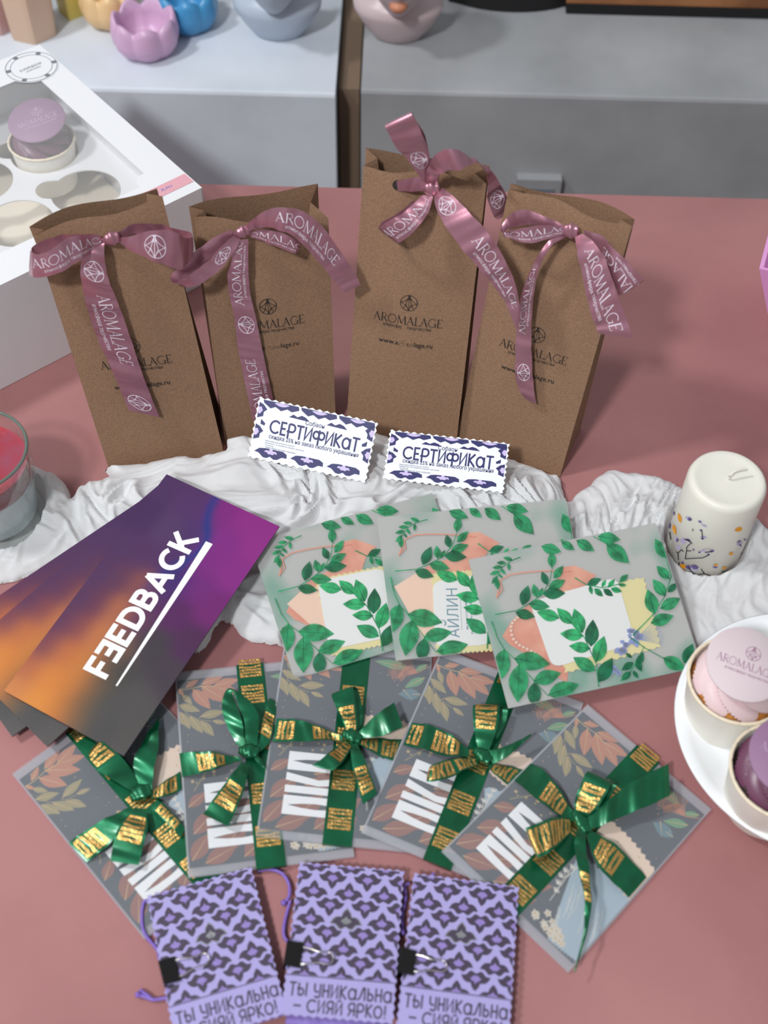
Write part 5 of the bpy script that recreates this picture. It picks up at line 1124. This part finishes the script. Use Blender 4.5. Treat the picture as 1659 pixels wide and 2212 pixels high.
# walls; the front wall has a half round thumb notch at its foot
def wall(A, Bv, inward, notch=False):
    A, Bv = Vector(A), Vector(Bv); L = (Bv-A).length; d = (Bv-A)/L
    out = [(0, 0.0005)]
    if notch: out += [(x, max(.0005, z)) for x, z in arc(.115, 0, .028, .026, 180, 0, 16)]
    out += [(L, .0005), (L, BH-.001), (0, BH-.001)]
    mb.slab(out, lambda x, z, h: A+d*x+Vector((0, 0, z))+inward*(-h), tt)
wall(K0, K0+e1*BX, e2, True); wall(K0, K0+e2*BY, e1); wall(K0+e1*BX, K0+e1*BX+e2*BY, -e1); wall(K0+e2*BY, K0+e2*BY+e1*BX, -e2)
mb.slab(rect(tt, tt, BX-tt, BY-tt), Bz(.0017), .0012); mb.build('box_body', M['white'], bx)
def arcs_win(x0, y0, x1, y1, r=.013):            # window cut-out with round nicks left standing in its corners
    out = []
    for cx_, cy_, a0 in ((x0, y0, 90), (x1, y0, 180), (x1, y1, 270), (x0, y1, 360)): out += arc(cx_, cy_, r, r, a0, a0-90, 8)
    return out
win = arcs_win(.027, .032, BX-.030, BY-.036)
mb = MB(); mb.slab(rect(0, 0, BX, BY), Bm, .0010, holes=[win[::-1]]); mb.build('lid_frame', M['white'], bx)
mb = MB(); mb.slab(rect(.020, .020, BX-.020, BY-.020), Bz(BH-.0012), .0002); mb.build('window_film', M['film'], bx)
# insert with keyhole openings
IZ = .047; holes = []
HC = []
for i in range(3):
    for j in range(3): HC.append((.049+.067*i, .046+.071*j))
def keyhole(a, c):
    r1, r2, off = .0305, .013, .032; out = []
    P = []
    for k in range(36):
        an = 2*PI*k/36; q = Vector((r1*math.cos(an), r1*math.sin(an)))
        P.append(q)
    cdir = Vector((.72, .69)); res = []
    for k in range(72):
        an = 2*PI*k/72; dd = Vector((math.cos(an), math.sin(an))); rr = r1
        bq = dd.dot(cdir*off); disc_ = bq*bq-(off*off-r2*r2)
        if disc_ > 0: rr = max(rr, bq+math.sqrt(disc_))
        res.append((a+dd.x*rr, c+dd.y*rr))
    return res
mb = MB(); mb.slab(rect(.0013, .0013, BX-.0013, BY-.0013), Bz(IZ), .0012, holes=[keyhole(*h)[::-1] for h in HC])
mb.build('cupcake_insert', M['white'], bx)
mb = MB(); mb.poly(rect(.004, .004, BX-.004, BY-.004), Bz(.0042), 0, 0); mb.build('base_liner', M['cream'], bx)
stc = (.0235, .2335)
mb = MB(); mb.poly(arc(stc[0], stc[1], .024, .024, 0, 354, 59), Bm, 0, .0003)
mb.faces2(xf(seg(arc(0, 0, .0228, .0228, 0, 352, 44), .0006, True), 1, 1, *stc), Bm, 1, .00045); mb.faces2(xf(seg(arc(0, 0, .0185, .0185, 0, 352, 44), .0005, True), 1, 1, *stc), Bm, 1, .00045)
for k in range(6): a = k*1.047+.3; mb.poly(arc(stc[0]+.0206*math.cos(a), stc[1]+.0206*math.sin(a), .0024, .0024, 0, 330, 11), Bm, 1, .00045)
MS = lambda x, y, h: Bm(stc[0]-x, stc[1]+y, h)
mb.faces2(tiny(.022, .0042, 15, 3), MS, 1, .00045); mb.faces2(xf(tiny(.015, .0018, 14, 4), 1, 1, 0, -.0045), MS, 1, .00045)
mb.build('round_sticker', [M['white'], M['grey_ink']], bx)
mb = MB(); mb.poly(rect(.001, .0105, .058, .0235), Bm, 0, .0003); mb.faces2(tiny(.018, .0040, 9, 5), lambda x, y, h: Bm(.028-x, .017+y, h), 1, .00045); mb.build('strip_sticker', [M['pinkstrip'], M['violet']], bx)
BXC = Bz(IZ-.030)
cupcake(tuple(Bz(IZ-.033)(*HC[2], 0)), .0290, .0235, .046, 'plumcream', 'choc', 'plumdisc', 'greylilac', 'plum cupcake with mauve disc inside the white window box', math.radians(12), Vector((1, -.25, 0)).normalized(), dr=.0255, rz=math.radians(25), lift=.001)

# ---------------------------------------------------------------- orchid box at the right edge
B0 = gp(1655, 793, .0005); T0 = gp(1640, 580, .080); T1 = gp(1657, 515, .080); fl = T0-B0; ba = (T1-T0).normalized(); rt = Vector((ba.y, -ba.x, 0))
lb = thing('orchid_box', 'orchid pink flared box cut off by the right edge', 'box', Vector((B0.x+.05, B0.y+.03, 0))); mb = MB()
fx, fy = -fl.dot(rt), .010
top = [T0, T0+ba*.11, T0+ba*.11+rt*.13, T0+rt*.13]; bot = [T0+rt*fx+ba*fy, T0+ba*(.11-fy)+rt*fx, T0+ba*(.11-fy)+rt*(.13-fx), T0+rt*(.13-fx)+ba*fy]; bot = [Vector((p.x, p.y, .0005)) for p in bot]
ct, cb = sum(top, Vector())/4, sum(bot, Vector())/4; tin = [ct+(p-ct)*.95 for p in top]; bin_ = [cb+(p-cb)*.94+Vector((0, 0, .003)) for p in bot]
mb.grid([[bot[k], top[k], tin[k], bin_[k]] for k in range(4)], cu=True, flip=True); mb.add(bot, [(3, 2, 1, 0)]); mb.add(bin_, [(0, 1, 2, 3)]); mb.build('box_body', M['lilacbox'], lb)

# ---------------------------------------------------------------- crumpled white gauze runner
def vnoise(x, y, seed):                         # gradient noise, 0..1
    xi, yi = np.floor(x).astype(int), np.floor(y).astype(int); fx, fy = x-xi, y-yi
    ux = fx*fx*fx*(fx*(fx*6-15)+10); uy = fy*fy*fy*(fy*(fy*6-15)+10)
    def g(a, b_, dx, dy): n = np.sin(a*127.1+b_*311.7+seed*74.7)*43758.5453; an = (n-np.floor(n))*2*PI; return np.cos(an)*dx+np.sin(an)*dy
    v = (g(xi, yi, fx, fy)*(1-ux)+g(xi+1, yi, fx-1, fy)*ux)*(1-uy)+(g(xi, yi+1, fx, fy-1)*(1-ux)+g(xi+1, yi+1, fx-1, fy-1)*ux)*uy
    return np.clip(.5+v*.75, 0, 1)
def gauze():
    up = [(-40, 1030), (40, 1000), (90, 1012), (140, 1050), (156, 1085), (200, 1048), (240, 1030)]
    bline = [gp(*BAGS[0][3]), gp(*BAGS[0][2]), gp(*BAGS[1][3]), gp(*BAGS[1][2]), gp(*BAGS[2][3]), gp(*BAGS[2][2]), gp(*BAGS[3][3]), gp(*BAGS[3][2])]
    poly = [gp(x, y, .006).xy for x, y in up] + [Vector((p.x, p.y-.003)) for p in bline] + [gp(x, y, .006).xy for x, y in ((1232, 1075), (1262, 1052), (1310, 1024), (1370, 1022), (1450, 1040), (1540, 1080), (1600, 1120), (1700, 1165), (1760, 1300), (1690, 1420), (1560, 1400), (1500, 1395), (1460, 1330), (1300, 1330), (1000, 1330), (720, 1345), (610, 1392), (540, 1378), (500, 1340), (478, 1335), (455, 1375), (425, 1400), (380, 1330), (250, 1210), (100, 1230), (-60, 1270))]
    st = .0013; x0, x1, y0, y1 = -.34, .32, .40, .68
    xs = np.arange(x0, x1, st); ys = np.arange(y0, y1, st); X, Y = np.meshgrid(xs, ys, indexing='ij')
    wx = X+.010*(vnoise(X*38, Y*38, 1)-.5)+.005*(vnoise(X*95, Y*95, 2)-.5); wy = Y+.010*(vnoise(X*38, Y*38, 3)-.5)+.005*(vnoise(X*95, Y*95, 4)-.5)
    dist = np.full(X.shape, 9.0); ins = np.zeros(X.shape, bool); n = len(poly)
    for k in range(n):
        a, c = poly[k], poly[(k+1) % n]; dx, dy = c.x-a.x, c.y-a.y; L2 = dx*dx+dy*dy+1e-12
        tt_ = np.clip(((X-a.x)*dx+(Y-a.y)*dy)/L2, 0, 1); dist = np.minimum(dist, np.hypot(X-a.x-tt_*dx, Y-a.y-tt_*dy))
        cond = ((a.y > Y) != (c.y > Y)) & (X < (c.x-a.x)*(Y-a.y)/(c.y-a.y+1e-12)+a.x); ins ^= cond
    sd = np.where(ins, dist, -dist)
    edge = sd + .0025*(vnoise(X*110, Y*110, 9)-.5)+.010*(vnoise(X*42, Y*42, 10)-.5)
    for TL_, TR_, BR_, BL_ in BAGS:              # stops in front of every bag
        bl, br = gp(*BL_), gp(*BR_); x_ = (br-bl).normalized(); al = (X-bl.x)*x_.x+(Y-bl.y)*x_.y; fr_ = (X-bl.x)*x_.y-(Y-bl.y)*x_.x
        edge = np.where((al > -.003) & (al < (br-bl).length+.003), np.minimum(edge, np.where(fr_ > -.02, fr_-.0035, edge)), edge)
    env = np.clip(edge/.014, 0, 1); env = np.sqrt(env*(2-env))
    # flow direction along the runner: left-right in the middle, turning towards the viewer on the right
    phi = np.where(X > .12, -1.0*np.clip((X-.12)/.10, 0, 1), 0) + np.where(X < -.16, .7*np.clip((-.16-X)/.1, 0, 1), 0)+.12
    phi = phi + .8*(vnoise(X*11, Y*11, 21)-.5)
    c_, s_ = np.cos(phi), np.sin(phi); A = X*c_+Y*s_; B = -X*s_+Y*c_
    wa = vnoise(A*16, B*24, 5); soft = lambda q, p: np.clip(1-np.abs(2*q-1)*1.5, 0, 1)**p
    r1 = soft(vnoise(A*11+wa*1.0, B*40+wa*1.6, 6), 1.3); r2 = soft(vnoise(A*22+wa*1.6, B*64+wa*2.0, 7), 1.3); r3 = soft(vnoise(A*46+wa*2, B*120+wa*3, 8), 1.2); r4 = vnoise(A*90, B*260, 12)
    bl = vnoise(X*20, Y*20, 13)
    e2 = (.30+.70*np.clip((edge-.004)/.030, 0, 1))*(1-.35*np.clip((X-.10)/.04, 0, 1)); z = .0015 + env*(.005 + .014*bl + e2*(.0085*r1 + .0032*r2 + .0011*r3) + .0003*r4)
    front = np.clip((Y-.50)/.06, 0, 1); z = .0012+(z-.0012)*(.55+.55*front)
    # lies flat under what stands or rests on it
    for (cx, cy, R, zm) in ((cc.x, cc.y, cr_, .003), (jc.x, jc.y, rb_+.001, .003), (pc.x, pc.y, PR-.024, .0028)):
        dd = np.hypot(X-cx, Y-cy); z = np.minimum(z, zm+np.maximum(dd-R-.0006, 0)*5.0)
    dd = np.hypot(X-pc.x, Y-pc.y); z = np.where(dd < PR+.004, np.minimum(z, .003+np.maximum(dd-.056, 0)*.38), z)
    for sh, gap in [(s, .0032) for s in ES]+[(f3, .0026), (f2, .0026), (f1, .0026)]+[(s, .0012) for s in CS]+[(s, .004) for s in CF]:
        px_, py_ = X-sh.O.x, Y-sh.O.y
        zz = sh.O.z - (px_*sh.n.x+py_*sh.n.y)/sh.n.z
        ax_ = px_*sh.ex.x+py_*sh.ex.y+(zz-sh.O.z)*sh.ex.z; ay_ = px_*sh.ey.x+py_*sh.ey.y+(zz-sh.O.z)*sh.ey.z
        out = np.maximum(np.maximum(-ax_, ax_-sh.w), np.maximum(-ay_, ay_-sh.h)); lim = zz-gap
        if sh in CF: lim = np.full(X.shape, .0003)
        z = np.minimum(z, np.maximum(lim + np.maximum(out-.001, 0)*2.2, .0006))
    ge = np.gradient(edge, st); gl = np.maximum(ge[0]**2+ge[1]**2, .05); near = (edge < 0)
    X = np.where(near, X-np.clip(edge, -.003, 0)*ge[0]/gl, X); Y = np.where(near, Y-np.clip(edge, -.003, 0)*ge[1]/gl, Y)   # outer ring snaps to the outline
    keep = edge > -.0016
    idx = -np.ones(X.shape, int); keepv = keep.copy(); idx[keepv] = np.arange(keepv.sum())
    V = np.stack([X[keepv]+(wx-X)[keepv]*.0, Y[keepv], np.maximum(z[keepv], .0006)], 1)
    q = keep[:-1, :-1] & keep[1:, :-1] & keep[1:, 1:] & keep[:-1, 1:]; I, J = np.nonzero(q)
    Fc = np.stack([idx[I, J], idx[I+1, J], idx[I+1, J+1], idx[I, J+1]], 1)
    me = bpy.data.meshes.new('gauze_runner'); me.from_pydata(V.tolist(), [], Fc.tolist()); me.polygons.foreach_set('use_smooth', [True]*len(Fc)); me.update()
    o = bpy.data.objects.new('gauze_runner', me); COL.objects.link(o)
    t = mat('white_gauze', lin(246, 250, 251), .85, .1)
    wv = []
    for ang in (.35, .35+PI/2):
        mp = N(t, 'ShaderNodeMapping'); mp.inputs['Rotation'].default_value = (0, 0, ang); lk(t, coords(t), mp.inputs[0])
        w = N(t, 'ShaderNodeTexWave', Scale=330.0, Distortion=1.2); w.inputs['Detail Scale'].default_value = 20; lk(t, mp.outputs[0], w.inputs['Vector']); wv.append(w)
    mn = N(t, 'ShaderNodeMath', operation='MAXIMUM'); lk(t, wv[0].outputs[1], mn.inputs[0]); lk(t, wv[1].outputs[1], mn.inputs[1])
    mr = N(t, 'ShaderNodeMapRange'); mr.inputs['From Min'].default_value = .35; mr.inputs['From Max'].default_value = .8; mr.inputs['To Min'].default_value = .24; mr.inputs['To Max'].default_value = .02; lk(t, mn.outputs[0], mr.inputs[0])
    mx = see_through(t, .2, translucent=.3); lk(t, mr.outputs[0], mx.inputs[0])
    me.materials.append(t)
    return tag(o, 'crumpled white gauze cloth winding between the bags and the envelopes', 'cloth')
gauze()
